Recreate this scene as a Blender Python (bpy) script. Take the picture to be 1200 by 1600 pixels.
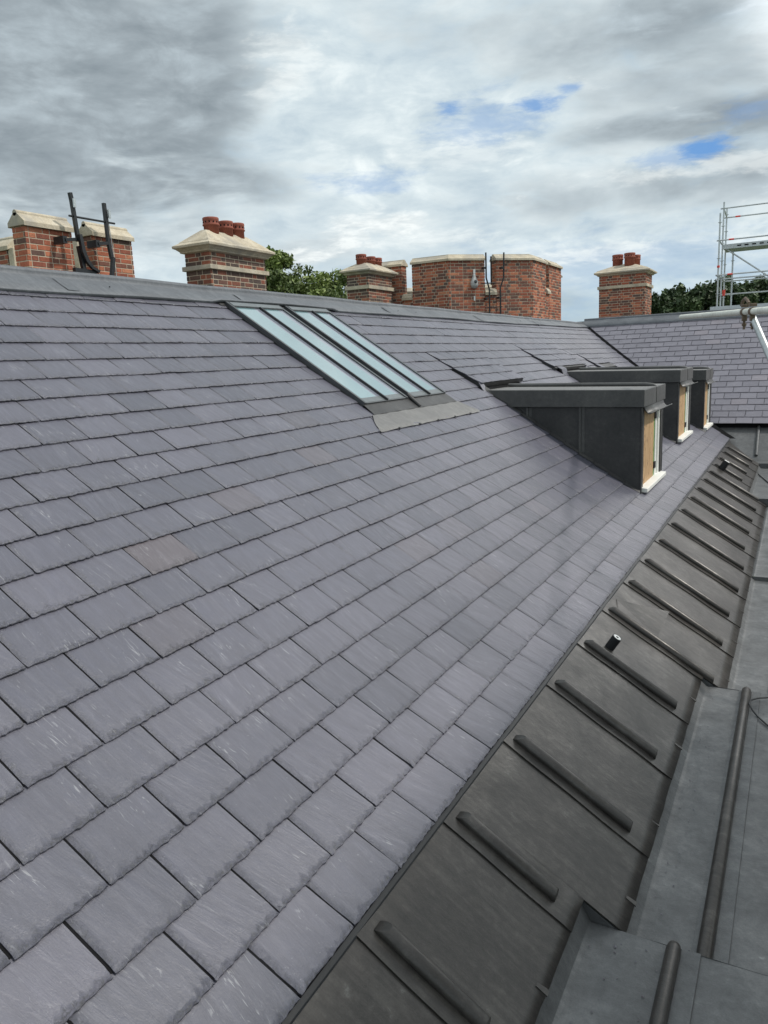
import bpy, math, random
from mathutils import Vector, Matrix
random.seed(7)
R_ = random.random
def U(a, b): return a + (b - a) * random.random()
for o in list(bpy.data.objects): bpy.data.objects.remove(o)
scene = bpy.context.scene
COL = scene.collection
# ---------------------------------------------------------------- camera
cam_d = bpy.data.cameras.new('camera'); cam = bpy.data.objects.new('camera', cam_d); COL.objects.link(cam)
r = Vector((0.8793889, 0.4740353, -0.0443357)); dn = Vector((0.0531462, -0.1902772, -0.9802908)); fw = Vector((-0.4731286, 0.8597006, -0.1925208))
cam.matrix_world = Matrix(((r.x, -dn.x, -fw.x, 0), (r.y, -dn.y, -fw.y, 0), (r.z, -dn.z, -fw.z, 0), (0, 0, 0, 1)))
cam_d.sensor_fit = 'VERTICAL'; cam_d.sensor_height = 36.0; cam_d.lens = 36.0 * 1184.64 / 1600.0
cam_d.clip_start = 0.05; cam_d.clip_end = 3000
scene.camera = cam
scene.render.resolution_x = 768; scene.render.resolution_y = 1024
scene.view_settings.view_transform = 'Standard'; scene.view_settings.look = 'None'
scene.view_settings.exposure = 0.15; scene.view_settings.gamma = 1.0
# ---------------------------------------------------------------- sun
SUN_EL = math.radians(52); SUN_DIR = Vector((math.cos(SUN_EL) * 0.93, math.cos(SUN_EL) * 0.37, math.sin(SUN_EL))).normalized()
sd = bpy.data.lights.new('sun', 'SUN'); sun = bpy.data.objects.new('sun', sd); COL.objects.link(sun)
sd.energy = 2.2; sd.angle = math.radians(3.5); sd.color = (1.0, 0.955, 0.89)
sun.rotation_euler = SUN_DIR.to_track_quat('Z', 'Y').to_euler(); sun.location = (20, -10, 30)
# ---------------------------------------------------------------- node helper
class NT:
    def __init__(s, tree):
        s.t = tree; s.n = tree.nodes; s.l = tree.links
    def new(s, ty, **kw):
        n = s.n.new(ty)
        for k, v in kw.items(): setattr(n, k, v)
        return n
    def set(s, sock, v):
        if isinstance(v, bpy.types.NodeSocket): s.l.new(v, sock)
        else: sock.default_value = v
    def math(s, op, a, b=0.0, c=0.0, clamp=False):
        n = s.new('ShaderNodeMath', operation=op); n.use_clamp = clamp
        s.set(n.inputs[0], a); s.set(n.inputs[1], b); s.set(n.inputs[2], c); return n.outputs[0]
    def vmath(s, op, a, b=(0, 0, 0), sc=None):
        n = s.new('ShaderNodeVectorMath', operation=op); s.set(n.inputs[0], a); s.set(n.inputs[1], b)
        if sc is not None: s.set(n.inputs['Scale'], sc)
        return n.outputs['Value'] if op in ('DOT_PRODUCT', 'LENGTH') else n.outputs[0]
    def noise(s, vec, scale, detail=4, rough=0.55, dist=0.0, dims='3D'):
        n = s.new('ShaderNodeTexNoise'); n.noise_dimensions = dims
        s.set(n.inputs['Vector'], vec); s.set(n.inputs['Scale'], scale); s.set(n.inputs['Detail'], detail)
        s.set(n.inputs['Roughness'], rough); s.set(n.inputs['Distortion'], dist)
        return n.outputs['Fac']
    def mapr(s, v, a, b, c=0.0, d=1.0, smooth=False):
        n = s.new('ShaderNodeMapRange'); n.interpolation_type = 'SMOOTHSTEP' if smooth else 'LINEAR'
        s.set(n.inputs[0], v); s.set(n.inputs[1], a); s.set(n.inputs[2], b); s.set(n.inputs[3], c); s.set(n.inputs[4], d); return n.outputs[0]
    def mix(s, f, a, b, mode='MIX'):
        n = s.new('ShaderNodeMix', data_type='RGBA', blend_type=mode)
        s.set(n.inputs[0], f); s.set(n.inputs[6], a); s.set(n.inputs[7], b); return n.outputs[2]
    def ramp(s, f, stops):
        n = s.new('ShaderNodeValToRGB'); s.set(n.inputs[0], f); e = n.color_ramp.elements
        while len(e) < len(stops): e.new(0.5)
        for i, (p, c) in enumerate(stops): e[i].position = p; e[i].color = c
        return n.outputs[0]
    def comb(s, x, y, z):
        n = s.new('ShaderNodeCombineXYZ'); s.set(n.inputs[0], x); s.set(n.inputs[1], y); s.set(n.inputs[2], z); return n.outputs[0]
    def sep(s, v):
        n = s.new('ShaderNodeSeparateXYZ'); s.set(n.inputs[0], v); return n.outputs
# ---------------------------------------------------------------- sky
world = bpy.data.worlds.new('World'); scene.world = world; world.use_nodes = True
w = NT(world.node_tree); w.n.clear()
wo = w.new('ShaderNodeOutputWorld'); bg = w.new('ShaderNodeBackground'); w.l.new(bg.outputs[0], wo.inputs[0])
bg.inputs[1].default_value = 0.1
sky = w.new('ShaderNodeTexSky'); sky.sky_type = 'NISHITA'; sky.sun_disc = False
sky.sun_elevation = SUN_EL; sky.sun_rotation = math.atan2(SUN_DIR.x, SUN_DIR.y)
D = w.new('ShaderNodeTexCoord').outputs['Generated']
dx, dy, dz = w.sep(D)
az = w.math('ARCTAN2', dx, dy)
P3 = w.comb(dx, dy, w.math('MULTIPLY', dz, 2.4))
P4 = w.comb(w.math('ADD', dx, 3.0), dy, w.math('MULTIPLY', dz, 4.0))
n_big = w.noise(P3, 3.2, 9, 0.52, 0.25)
n_mid = w.noise(P4, 5.5, 10, 0.56, 0.3)
n_fin = w.noise(P3, 13.0, 10, 0.60, 0.35)
n_vf = w.noise(P4, 26.0, 8, 0.62, 0.3)
fine = n_fin
n_vf2 = w.math('ADD', w.math('MULTIPLY', n_vf, 0.5), w.math('MULTIPLY', n_fin, 0.5))
def blob(d, rad, soft, n=None, amt=0.0):
    """smooth mask round a compass direction of the sky, its rim broken up by noise n"""
    v = Vector(d).normalized()
    a = w.math('SUBTRACT', 1.0, w.vmath('DOT_PRODUCT', D, tuple(v)))   # ~ angle^2/2
    a = w.math('SQRT', w.math('MULTIPLY', w.math('MAXIMUM', a, 0.0), 2.0))
    if n is not None: a = w.math('ADD', a, w.math('MULTIPLY', w.math('SUBTRACT', n, 0.5), amt))
    return w.mapr(a, rad, rad + soft, 1.0, 0.0, True)
def bank(a0, e0, wa, we, n=None, amt=0.0, lo=0.5, hi=1.4):
    """a cloud bank round azimuth a0 and height e0"""
    p = w.math('DIVIDE', w.math('SUBTRACT', az, a0), wa); q = w.math('DIVIDE', w.math('SUBTRACT', dz, e0), we)
    r2 = w.math('SQRT', w.math('ADD', w.math('MULTIPLY', p, p), w.math('MULTIPLY', q, q)))
    if n is not None: r2 = w.math('ADD', r2, w.math('MULTIPLY', w.math('SUBTRACT', n, 0.5), amt))
    return w.mapr(r2, lo, hi, 1.0, 0.0, True)
def add(v, m, k): return w.math('ADD', v, w.math('MULTIPLY', m, k))
g_ = w.math('ADD', w.math('MULTIPLY', n_big, 0.60), w.math('MULTIPLY', n_mid, 0.40))
g_ = add(g_, w.math('SUBTRACT', n_fin, 0.5), 0.22)
for a0, e0, wa, we, k in ((-0.82, 0.34, 0.26, 0.14, 0.19), (-0.95, 0.22, 0.18, 0.07, 0.13), (-0.28, 0.182, 0.17, 0.03, 0.13), (-0.12, 0.30, 0.22, 0.05, 0.07), (-0.40, 0.38, 0.24, 0.05, 0.07),
                          (-0.62, 0.215, 0.10, 0.02, 0.06), (-0.12, 0.245, 0.16, 0.015, 0.10), (-0.585, 0.33, 0.08, 0.07, -0.13), (-0.47, 0.265, 0.14, 0.06, -0.12), (-0.66, 0.155, 0.30, 0.035, -0.04)):
    g_ = add(g_, bank(a0, e0, wa, we, n_mid, 3.0, 0.2, 1.7), k)
light = w.ramp(w.math('ADD', w.math('MULTIPLY', n_mid, 0.5), w.math('MULTIPLY', n_fin, 0.5)), [(0.36, (4.6, 5.6, 6.3, 1)), (0.50, (6.2, 7.1, 7.5, 1)), (0.62, (8.2, 8.9, 9.0, 1))])
gsel = w.math('SUBTRACT', w.math('ADD', w.math('MULTIPLY', n_mid, 0.45), w.math('MULTIPLY', n_fin, 0.55)), w.math('MULTIPLY', bank(-0.86, 0.31, 0.26, 0.15, n_fin, 0.6), 0.03))
grey = w.ramp(gsel, [(0.34, (2.0, 2.4, 2.7, 1)), (0.48, (3.0, 3.5, 3.85, 1)), (0.64, (4.6, 5.4, 5.9, 1))])
cloud = w.mix(w.mapr(g_, 0.49, 0.66, 0.0, 0.95, True), light, grey)
low = w.mapr(dz, 0.03, 0.15, 1.0, 0.0, True)
cloud = w.mix(w.math('MULTIPLY', low, 0.55), cloud, (4.1, 5.5, 6.4, 1))
pf = w.math('ADD', w.math('MULTIPLY', n_fin, 0.75), w.math('MULTIPLY', n_vf, 0.25))
pm = None
for a0, e0, wa, we, k in ((-0.505, 0.165, 0.060, 0.022, 0.8), (-0.585, 0.133, 0.04, 0.012, 0.8), (-0.60, 0.345, 0.05, 0.035, 0.45), (-0.22, 0.118, 0.16, 0.010, 0.5), (-0.42, 0.15, 0.10, 0.012, 0.4), (-0.08, 0.20, 0.14, 0.012, 0.45), (-0.40, 0.24, 0.10, 0.02, 0.3)):
    q_ = w.math('MULTIPLY', w.mapr(w.math('ADD', pf, w.math('MULTIPLY', bank(a0, e0, wa, we, None, 0, 0.0, 1.9), 0.30)), 0.60, 0.80, 0.0, 1.0, True), k)
    pm = q_ if pm is None else w.math('MAXIMUM', pm, q_)
cloud = w.mix(pm, cloud, w.ramp(n_vf, [(0.36, (6.3, 6.9, 7.1, 1)), (0.58, (9.0, 9.4, 9.3, 1))]))
bm = None
for a0, e0, wa, we, k in ((-0.30, 0.283, 0.040, 0.010, 0.8), (-0.255, 0.295, 0.020, 0.008, 0.6), (-0.110, 0.217, 0.034, 0.013, 0.95), (-0.150, 0.212, 0.045, 0.012, 0.4), (-0.40, 0.284, 0.025, 0.012, 0.7), (-0.36, 0.268, 0.08, 0.03, 0.40), (-0.06, 0.248, 0.05, 0.012, 0.35), (-0.50, 0.215, 0.07, 0.018, 0.38), (-0.20, 0.10, 0.3, 0.05, 0.22)):
    q_ = w.math('MULTIPLY', bank(a0, e0, wa, we, n_vf2, 4.2, 0.0, 1.1), k)
    bm = q_ if bm is None else w.math('MAXIMUM', bm, q_)
blue = w.mix(0.75, w.vmath('SCALE', sky.outputs[0], sc=1.0), (1.0, 3.0, 6.8, 1))
col = w.mix(bm, cloud, blue)
sgl = blob(tuple(SUN_DIR), 0.05, 0.75)
sheen_glow = blob((0.17, 0.90, 0.40), 0.04, 0.24, fine, 0.08)  # bright patch added to the unseen sky, away from the sun, for slate sheen
col = w.mix(w.math('MULTIPLY', w.math('MAXIMUM', w.math('MULTIPLY', sgl, 0.22), sheen_glow), 0.85), col, (30.0, 29.4, 28.4, 1))
up = w.mapr(dz, 0.45, 0.9, 0.0, 1.0, True)
col = w.mix(w.math('MULTIPLY', up, 0.45), col, (8.0, 8.5, 8.9, 1))
down = w.mapr(dz, -0.12, 0.0, 1.0, 0.0)
col = w.mix(down, col, (1.6, 1.7, 1.6, 1))
w.l.new(col, bg.inputs[0])
# ---------------------------------------------------------------- materials
MAT = {}
def mat(name):
    m = bpy.data.materials.new(name); m.use_nodes = True; t = NT(m.node_tree); t.n.clear()
    o = t.new('ShaderNodeOutputMaterial'); b = t.new('ShaderNodeBsdfPrincipled'); t.l.new(b.outputs[0], o.inputs[0])
    MAT[name] = m; return t, b
def bump(t, b, h, st=0.3, dist=0.01):
    n = t.new('ShaderNodeBump'); n.inputs['Strength'].default_value = st; n.inputs['Distance'].default_value = dist
    t.l.new(h, n.inputs['Height']); t.l.new(n.outputs[0], b.inputs['Normal'])
def obj_co(t): return t.new('ShaderNodeTexCoord').outputs['Object']
def attr(t):
    a = t.new('ShaderNodeAttribute'); a.attribute_name = 'tone'; t.attr_a = a.outputs['Alpha']; s = t.new('ShaderNodeSeparateColor'); t.l.new(a.outputs['Color'], s.inputs[0]); return s.outputs
# slate: tone.r = lightness, tone.g = brown, tone.b = random
def make_slate(name, c_dark, c_mid, c_brown):
    t, b = mat(name); co = obj_co(t); tr, tg, tb = attr(t)
    x, y, z = t.sep(co)
    off = t.math('MULTIPLY', tb, 37.0)
    ang = t.math('MULTIPLY', t.math('SUBTRACT', tb, 0.5), 0.5)
    ys = t.math('ADD', y, t.math('MULTIPLY', x, ang))
    v1 = t.comb(t.math('MULTIPLY', x, 6.0), t.math('MULTIPLY', ys, 42.0), off)
    v2 = t.comb(t.math('MULTIPLY', x, 3.0), t.math('MULTIPLY', ys, 9.0), off)
    v3 = t.comb(x, y, off)
    streak = t.noise(v1, 1.0, 5, 0.62, 0.6)
    cloud_ = t.noise(v2, 2.2, 5, 0.6, 0.8)
    grain = t.noise(v3, 260.0, 3, 0.7)
    soft = t.noise(co, 0.8, 3, 0.5)
    scr = t.noise(t.comb(t.math('MULTIPLY', x, 16.0), t.math('MULTIPLY', ys, 95.0), off), 1.0, 2, 0.5, 1.2)
    scm = t.noise(v3, 7.0, 2, 0.5)
    scuff = t.math('MULTIPLY', t.mapr(scr, 0.60, 0.70, 0, 1, True), t.mapr(scm, 0.50, 0.68, 0, 1, True))
    dust = t.math('MULTIPLY', t.mapr(streak, 0.48, 0.72, 0, 1, True), t.mapr(t.noise(co, 0.55, 4, 0.6), 0.42, 0.62, 0.15, 1, True))
    speck = t.mapr(t.noise(v3, 95.0, 2, 0.5), 0.70, 0.78, 0, 1, True)
    base = t.mix(tr, c_dark, c_mid)
    base = t.mix(t.math('MULTIPLY', tg, 0.75), base, c_brown)
    f = t.math('ADD', t.math('MULTIPLY', streak, 0.55), t.math('MULTIPLY', cloud_, 0.65))
    f = t.math('ADD', f, t.math('MULTIPLY', soft, 0.35))
    f = t.math('ADD', f, t.math('MULTIPLY', t.math('SUBTRACT', grain, 0.5), 0.35))
    k = t.mapr(f, 0.45, 1.10, 0.77, 1.23)
    base = t.vmath('SCALE', base, sc=k)
    base = t.mix(t.math('MULTIPLY', dust, 0.09), base, (0.40, 0.39, 0.41, 1))
    base = t.mix(t.math('MULTIPLY', scuff, 0.42), base, (0.46, 0.46, 0.47, 1))
    base = t.mix(t.math('MULTIPLY', speck, 0.22), base, (0.45, 0.45, 0.46, 1))
    chip = t.attr_a
    chn = t.noise(t.comb(t.math('MULTIPLY', x, 60.0), t.math('MULTIPLY', ys, 48.0), off), 1.0, 5, 0.75, 1.8)
    base = t.mix(t.math('MULTIPLY', chip, t.mapr(chn, 0.40, 0.52, 0.75, 0.0, True)), base, (0.060, 0.059, 0.062, 1))
    t.set(b.inputs['Base Color'], base)
    t.set(b.inputs['Roughness'], t.mapr(cloud_, 0.3, 0.7, 0.52, 0.36)); b.inputs['Specular IOR Level'].default_value = 1.0
    ridg = t.noise(t.comb(t.math('MULTIPLY', x, 9.0), t.math('MULTIPLY', ys, 60.0), off), 1.0, 6, 0.7, 1.4)
    h = t.math('ADD', t.math('MULTIPLY', ridg, 0.8), t.math('MULTIPLY', cloud_, 1.1))
    h = t.math('ADD', h, t.math('MULTIPLY', grain, 0.25))
    h = t.math('ADD', h, t.math('MULTIPLY', t.math('MULTIPLY', chip, chn), 4.0))
    bump(t, b, h, 0.6, 0.004)
make_slate('slate', (0.070, 0.070, 0.094, 1), (0.108, 0.104, 0.134, 1), (0.104, 0.084, 0.092, 1))
make_slate('slate_wing', (0.118, 0.110, 0.136, 1), (0.158, 0.148, 0.178, 1), (0.20, 0.17, 0.19, 1))
def make_lead(name, c1, c2, c3, rough=(0.5, 0.34), sx=1.0, met=0.25, bs=0.25, pale=0.25):
    t, b = mat(name); co = obj_co(t); x, y, z = t.sep(co)
    st = t.noise(t.comb(t.math('MULTIPLY', x, 2.0 * sx), t.math('MULTIPLY', y, 34.0 / sx), t.math('MULTIPLY', z, 2.0)), 1.0, 6, 0.65, 0.3)
    bl = t.noise(co, 2.6, 6, 0.62, 0.4)
    fi = t.noise(co, 24.0, 6, 0.68, 0.2)
    gr = t.noise(co, 180.0, 3, 0.7)
    f = t.math('ADD', t.math('MULTIPLY', st, 0.45), t.math('MULTIPLY', bl, 0.55))
    f = t.math('ADD', f, t.math('MULTIPLY', t.math('SUBTRACT', fi, 0.5), 0.36))
    base = t.ramp(f, [(0.32, c1), (0.50, c2), (0.68, c3)])
    sp = t.math('MULTIPLY', t.mapr(fi, 0.58, 0.75, 0, 1, True), t.mapr(bl, 0.5, 0.66, 0, 1, True))
    base = t.mix(t.math('MULTIPLY', sp, pale), base, (0.36, 0.37, 0.36, 1))
    base = t.vmath('SCALE', base, sc=t.mapr(gr, 0.3, 0.7, 0.88, 1.12))
    t.set(b.inputs['Base Color'], base); b.inputs['Metallic'].default_value = met
    t.set(b.inputs['Roughness'], t.mapr(t.math('ADD', bl, t.math('MULTIPLY', fi, 0.4)), 0.45, 0.95, rough[0], rough[1]))
    lw = t.noise(co, 1.3, 2, 0.4, 0.5)
    h = t.math('ADD', t.math('ADD', bl, t.math('MULTIPLY', lw, 2.5)), t.math('ADD', t.math('MULTIPLY', fi, 0.25), t.math('MULTIPLY', gr, 0.05)))
    bump(t, b, h, bs, 0.02)
make_lead('lead_brown', (0.036, 0.034, 0.032, 1), (0.056, 0.051, 0.047, 1), (0.100, 0.092, 0.083, 1), (0.44, 0.27), met=0.35)
make_lead('lead_grey', (0.075, 0.077, 0.079, 1), (0.108, 0.111, 0.113, 1), (0.160, 0.163, 0.164, 1), (0.60, 0.38), sx=3.6, pale=0.35, bs=0.4)
make_lead('lead_ridge', (0.085, 0.092, 0.103, 1), (0.120, 0.128, 0.140, 1), (0.165, 0.174, 0.186, 1), (0.62, 0.48), bs=0.35, pale=0.2)
make_lead('lead_black', (0.028, 0.028, 0.029, 1), (0.044, 0.043, 0.043, 1), (0.072, 0.070, 0.067, 1), (0.55, 0.42), met=0.1, pale=0.1)
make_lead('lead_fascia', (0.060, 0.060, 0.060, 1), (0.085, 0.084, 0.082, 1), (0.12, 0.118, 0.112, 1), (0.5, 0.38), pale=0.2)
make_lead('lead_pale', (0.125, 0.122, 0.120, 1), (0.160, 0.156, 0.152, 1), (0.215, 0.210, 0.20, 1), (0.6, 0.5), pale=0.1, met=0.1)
def simple(name, c, rough=0.5, metal=0.0, nsc=30.0, var=0.25, bs=0.15, spec=0.5, bd=0.004):
    t, b = mat(name); co = obj_co(t); n = t.noise(co, nsc, 5, 0.65)
    n2 = t.noise(co, nsc * 0.15, 3, 0.6)
    k = t.mapr(t.math('ADD', t.math('MULTIPLY', n, 0.5), t.math('MULTIPLY', n2, 0.5)), 0.3, 0.7, 1 - var, 1 + var)
    t.set(b.inputs['Base Color'], t.vmath('SCALE', tuple(c), sc=k)); b.inputs['Roughness'].default_value = rough
    b.inputs['Metallic'].default_value = metal; b.inputs['Specular IOR Level'].default_value = spec
    bump(t, b, n, bs, bd); return t, b
simple('black_metal', (0.015, 0.016, 0.018), 0.42, 0.0, 40, 0.3)
simple('black_plastic', (0.014, 0.015, 0.017), 0.5)
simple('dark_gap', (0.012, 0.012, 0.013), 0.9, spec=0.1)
simple('white_plastic', (0.72, 0.72, 0.70), 0.45)
simple('white_paint', (0.78, 0.77, 0.72), 0.5, 0, 20, 0.08)
simple('frame_grey', (0.075, 0.080, 0.084), 0.4, 0.3)
simple('frame_pale', (0.15, 0.165, 0.17), 0.4, 0.2)
simple('galvanised', (0.52, 0.55, 0.55), 0.42, 0.65, 45, 0.25)
simple('galvanised_old', (0.70, 0.70, 0.62), 0.5, 0.0, 30, 0.30)
simple('rusty_steel', (0.17, 0.125, 0.09), 0.7, 0.4, 60, 0.5, 0.4)
simple('red_band', (0.72, 0.07, 0.05), 0.5)
simple('green_tape', (0.13, 0.34, 0.05), 0.6)
simple('mortar', (0.50, 0.42, 0.32), 0.9, 0, 120, 0.2, 0.4, 0.2)
simple('terracotta', (0.27, 0.085, 0.058), 0.75, 0, 40, 0.3, 0.3, 0.3)
simple('bark', (0.09, 0.065, 0.045), 0.9, 0, 12, 0.4, 0.6, 0.2)
simple('grass', (0.07, 0.10, 0.035), 0.95, 0, 0.4, 0.35, 0.3, 0.1)
simple('board', (0.40, 0.30, 0.19), 0.8, 0, 20, 0.3)
simple('sheeting', (0.30, 0.31, 0.31), 0.7, 0, 2.0, 0.15)
simple('lamp_grey', (0.42, 0.42, 0.41), 0.5)
# dressed stone
t, b = mat('stone'); co = obj_co(t)
n1 = t.noise(co, 5.0, 6, 0.65); n2 = t.noise(co, 45.0, 5, 0.7); n3 = t.noise(co, 1.6, 4, 0.6)
cc = t.ramp(t.math('ADD', t.math('MULTIPLY', n1, 0.5), t.math('MULTIPLY', n2, 0.5)), [(0.36, (0.35, 0.30, 0.215, 1)), (0.52, (0.52, 0.45, 0.335, 1)), (0.66, (0.66, 0.60, 0.48, 1))])
cc = t.mix(t.math('MULTIPLY', t.mapr(n3, 0.46, 0.64, 0, 1, True), 0.7), cc, (0.29, 0.27, 0.235, 1))
t.set(b.inputs['Base Color'], cc); b.inputs['Roughness'].default_value = 0.85; bump(t, b, n2, 0.4, 0.006)
# brick faces: tone.r picks the tone of the brick
def make_brick(name, stops):
    t, b = mat(name); co = obj_co(t); tr, tg, tb = attr(t)
    cc = t.ramp(tr, stops); n = t.noise(co, 38.0, 5, 0.7); n2 = t.noise(co, 9.0, 4, 0.6)
    cc = t.vmath('SCALE', cc, sc=t.mapr(t.math('ADD', t.math('MULTIPLY', n, 0.6), t.math('MULTIPLY', n2, 0.4)), 0.3, 0.7, 0.62, 1.40))
    t.set(b.inputs['Base Color'], cc); b.inputs['Roughness'].default_value = 0.85; b.inputs['Specular IOR Level'].default_value = 0.3
    bump(t, b, n, 0.5, 0.006)
make_brick('brick_red', [(0.0, (0.115, 0.078, 0.066, 1)), (0.18, (0.17, 0.085, 0.063, 1)), (0.32, (0.25, 0.085, 0.055, 1)), (0.62, (0.37, 0.120, 0.068, 1)), (0.88, (0.46, 0.170, 0.095, 1)), (1.0, (0.47, 0.20, 0.115, 1))])
make_brick('brick_brown', [(0.0, (0.090, 0.068, 0.058, 1)), (0.35, (0.125, 0.075, 0.060, 1)), (0.55, (0.19, 0.080, 0.056, 1)), (0.85, (0.26, 0.090, 0.056, 1)), (1.0, (0.36, 0.14, 0.08, 1))])
# skylight glass
t, b = mat('glass'); co = obj_co(t); n = t.noise(co, 0.7, 3, 0.5)
t.set(b.inputs['Base Color'], t.mix(n, (0.14, 0.23, 0.26, 1), (0.25, 0.37, 0.38, 1))); b.inputs['Roughness'].default_value = 0.06
b.inputs['Specular IOR Level'].default_value = 1.0; b.inputs['Coat Weight'].default_value = 0.6; b.inputs['Coat Roughness'].default_value = 0.03; b.inputs['Coat IOR'].default_value = 1.7
t, b = mat('reveal'); b.inputs['Base Color'].default_value = (0.22, 0.235, 0.28, 1); b.inputs['Roughness'].default_value = 0.08; b.inputs['Specular IOR Level'].default_value = 1.0; b.inputs['Coat Weight'].default_value = 0.5; b.inputs['Coat Roughness'].default_value = 0.03
# timber board
t, b = mat('plywood'); co = obj_co(t); x, y, z = t.sep(co)
g = t.noise(t.comb(t.math('MULTIPLY', x, 40.0), t.math('MULTIPLY', y, 40.0), t.math('MULTIPLY', z, 3.0)), 1.0, 5, 0.6, 0.8)
kn = t.mapr(t.noise(co, 16.0, 2, 0.4), 0.62, 0.68, 0, 1, True)
cc = t.ramp(g, [(0.35, (0.38, 0.22, 0.10, 1)), (0.65, (0.62, 0.42, 0.23, 1))]); cc = t.mix(t.math('MULTIPLY', kn, 0.7), cc, (0.16, 0.08, 0.04, 1))
t.set(b.inputs['Base Color'], cc); b.inputs['Roughness'].default_value = 0.7
# leaves
def make_leaf(name, c1, c2):
    t, b = mat(name); tr, tg, tb = attr(t)
    t.set(b.inputs['Base Color'], t.mix(tr, c1, c2)); b.inputs['Roughness'].default_value = 0.6
    b.inputs['Subsurface Weight'].default_value = 0.0
make_leaf('leaf_light', (0.055, 0.085, 0.020, 1), (0.22, 0.28, 0.075, 1))
make_leaf('leaf_dark', (0.025, 0.045, 0.018, 1), (0.10, 0.145, 0.055, 1))
# ---------------------------------------------------------------- mesh helpers
class MB:
    def __init__(s): s.v = []; s.f = []; s.m = []; s.c = []; s.mats = []; s.cur = 0; s.tone = (0.5, 0.0, 0.5); s.al = None; s.sm = []; s.smooth = False
    def use(s, name):
        if name not in s.mats: s.mats.append(name)
        s.cur = s.mats.index(name); return s
    def add(s, vs, fs):
        o = len(s.v); s.v += [tuple(v) for v in vs]; s.c += [s.tone] * len(vs) if s.al is None else [s.tone + (q,) for q in s.al]
        for f in fs: s.f.append(tuple(i + o for i in f)); s.m.append(s.cur); s.sm.append(s.smooth)
    def box(s, a, b):
        x0, y0, z0 = a; x1, y1, z1 = b
        s.add([(x0, y0, z0), (x1, y0, z0), (x1, y1, z0), (x0, y1, z0), (x0, y0, z1), (x1, y0, z1), (x1, y1, z1), (x0, y1, z1)],
              [(0, 3, 2, 1), (4, 5, 6, 7), (0, 1, 5, 4), (1, 2, 6, 5), (2, 3, 7, 6), (3, 0, 4, 7)])
    def obox(s, c, ax, ay, az, h):
        """box round centre c, unit axes ax ay az, half sizes h"""
        vs = []
        for k in (-1, 1):
            for i, j in ((-1, -1), (1, -1), (1, 1), (-1, 1)): vs.append(Vector(c) + ax * (i * h[0]) + ay * (j * h[1]) + az * (k * h[2]))
        s.add(vs, [(0, 3, 2, 1), (4, 5, 6, 7), (0, 1, 5, 4), (1, 2, 6, 5), (2, 3, 7, 6), (3, 0, 4, 7)])
    def prism(s, poly, z0, z1):
        n = len(poly); s.add([(x, y, z0) for x, y in poly] + [(x, y, z1) for x, y in poly],
              [tuple(range(n))[::-1], tuple(range(n, 2 * n))] + [(i, (i + 1) % n, n + (i + 1) % n, n + i) for i in range(n)])
    def sweep(s, pts, rad, n=10, cap=True, sq=False):
        """tube along pts; rad number or list"""
        pts = [Vector(p) for p in pts]; m = len(pts); vs = []; prev = None
        for i, p in enumerate(pts):
            d = (pts[min(i + 1, m - 1)] - pts[max(i - 1, 0)]).normalized()
            a = Vector((0, 0, 1)) if abs(d.z) < 0.9 else Vector((0, 1, 0))
            if prev is None: u = d.cross(a).normalized()
            else: u = (prev - d * prev.dot(d)).normalized()
            prev = u; v = d.cross(u); rr = rad[i] if isinstance(rad, (list, tuple)) else rad
            for k in range(n):
                an = 2 * math.pi * (k + 0.5) / n; q = rr * (1.414 if sq else 1)
                vs.append(p + u * math.cos(an) * q + v * math.sin(an) * q)
        fs = [(i * n + k, i * n + (k + 1) % n, (i + 1) * n + (k + 1) % n, (i + 1) * n + k) for i in range(m - 1) for k in range(n)]
        s.add(vs, fs)
        if cap:
            k0 = s.smooth; s.smooth = False; s.add(vs[:n], [tuple(range(n))[::-1]]); s.add(vs[-n:], [tuple(range(n))]); s.smooth = k0
    def ext(s, prof, a, b, cap=True, closed=True):
        """extrude 3-D profile points from offset a to offset b"""
        n = len(prof); a = Vector(a); b = Vector(b)
        vs = [Vector(p) + a for p in prof] + [Vector(p) + b for p in prof]
        fs = [(i, (i + 1) % n, n + (i + 1) % n, n + i) for i in range(n if closed else n - 1)]
        if cap and closed: fs += [tuple(range(n))[::-1], tuple(range(n, 2 * n))]
        s.add(vs, fs)
    def rings(s, rs, cap=True):
        """loft rings of equal vertex count"""
        n = len(rs[0]); vs = [p for q in rs for p in q]
        fs = [(i * n + k, i * n + (k + 1) % n, (i + 1) * n + (k + 1) % n, (i + 1) * n + k) for i in range(len(rs) - 1) for k in range(n)]
        if cap: fs += [tuple(range(n))[::-1], tuple((len(rs) - 1) * n + k for k in range(n))]
        s.add(vs, fs)
    def lathe(s, c, prof, n=24):
        s.rings([[(c[0] + r_ * math.cos(2 * math.pi * k / n), c[1] + r_ * math.sin(2 * math.pi * k / n), c[2] + z) for k in range(n)] for r_, z in prof])
    def build(s, name, parent=None, bevel=0.0, smooth=False):
        me = bpy.data.meshes.new(name); org = Vector((0, 0, 0))
        if parent is not None:
            q = parent
            while q is not None: org += q.location; q = q.parent
        me.from_pydata([tuple(Vector(v) - org) for v in s.v], [], s.f)
        for m in s.mats: me.materials.append(MAT[m])
        me.polygons.foreach_set('material_index', s.m)
        me.polygons.foreach_set('use_smooth', [smooth or q for q in s.sm])
        at = me.color_attributes.new('tone', 'FLOAT_COLOR', 'POINT')
        at.data.foreach_set('color', [x for c in s.c for x in (c[0], c[1], c[2], c[3] if len(c) > 3 else 0.0)])
        me.update(); o = bpy.data.objects.new(name, me); COL.objects.link(o)
        if parent is not None: o.parent = parent
        if bevel:
            md = o.modifiers.new('bevel', 'BEVEL'); md.width = bevel; md.segments = 2; md.limit_method = 'ANGLE'
        return o
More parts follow.
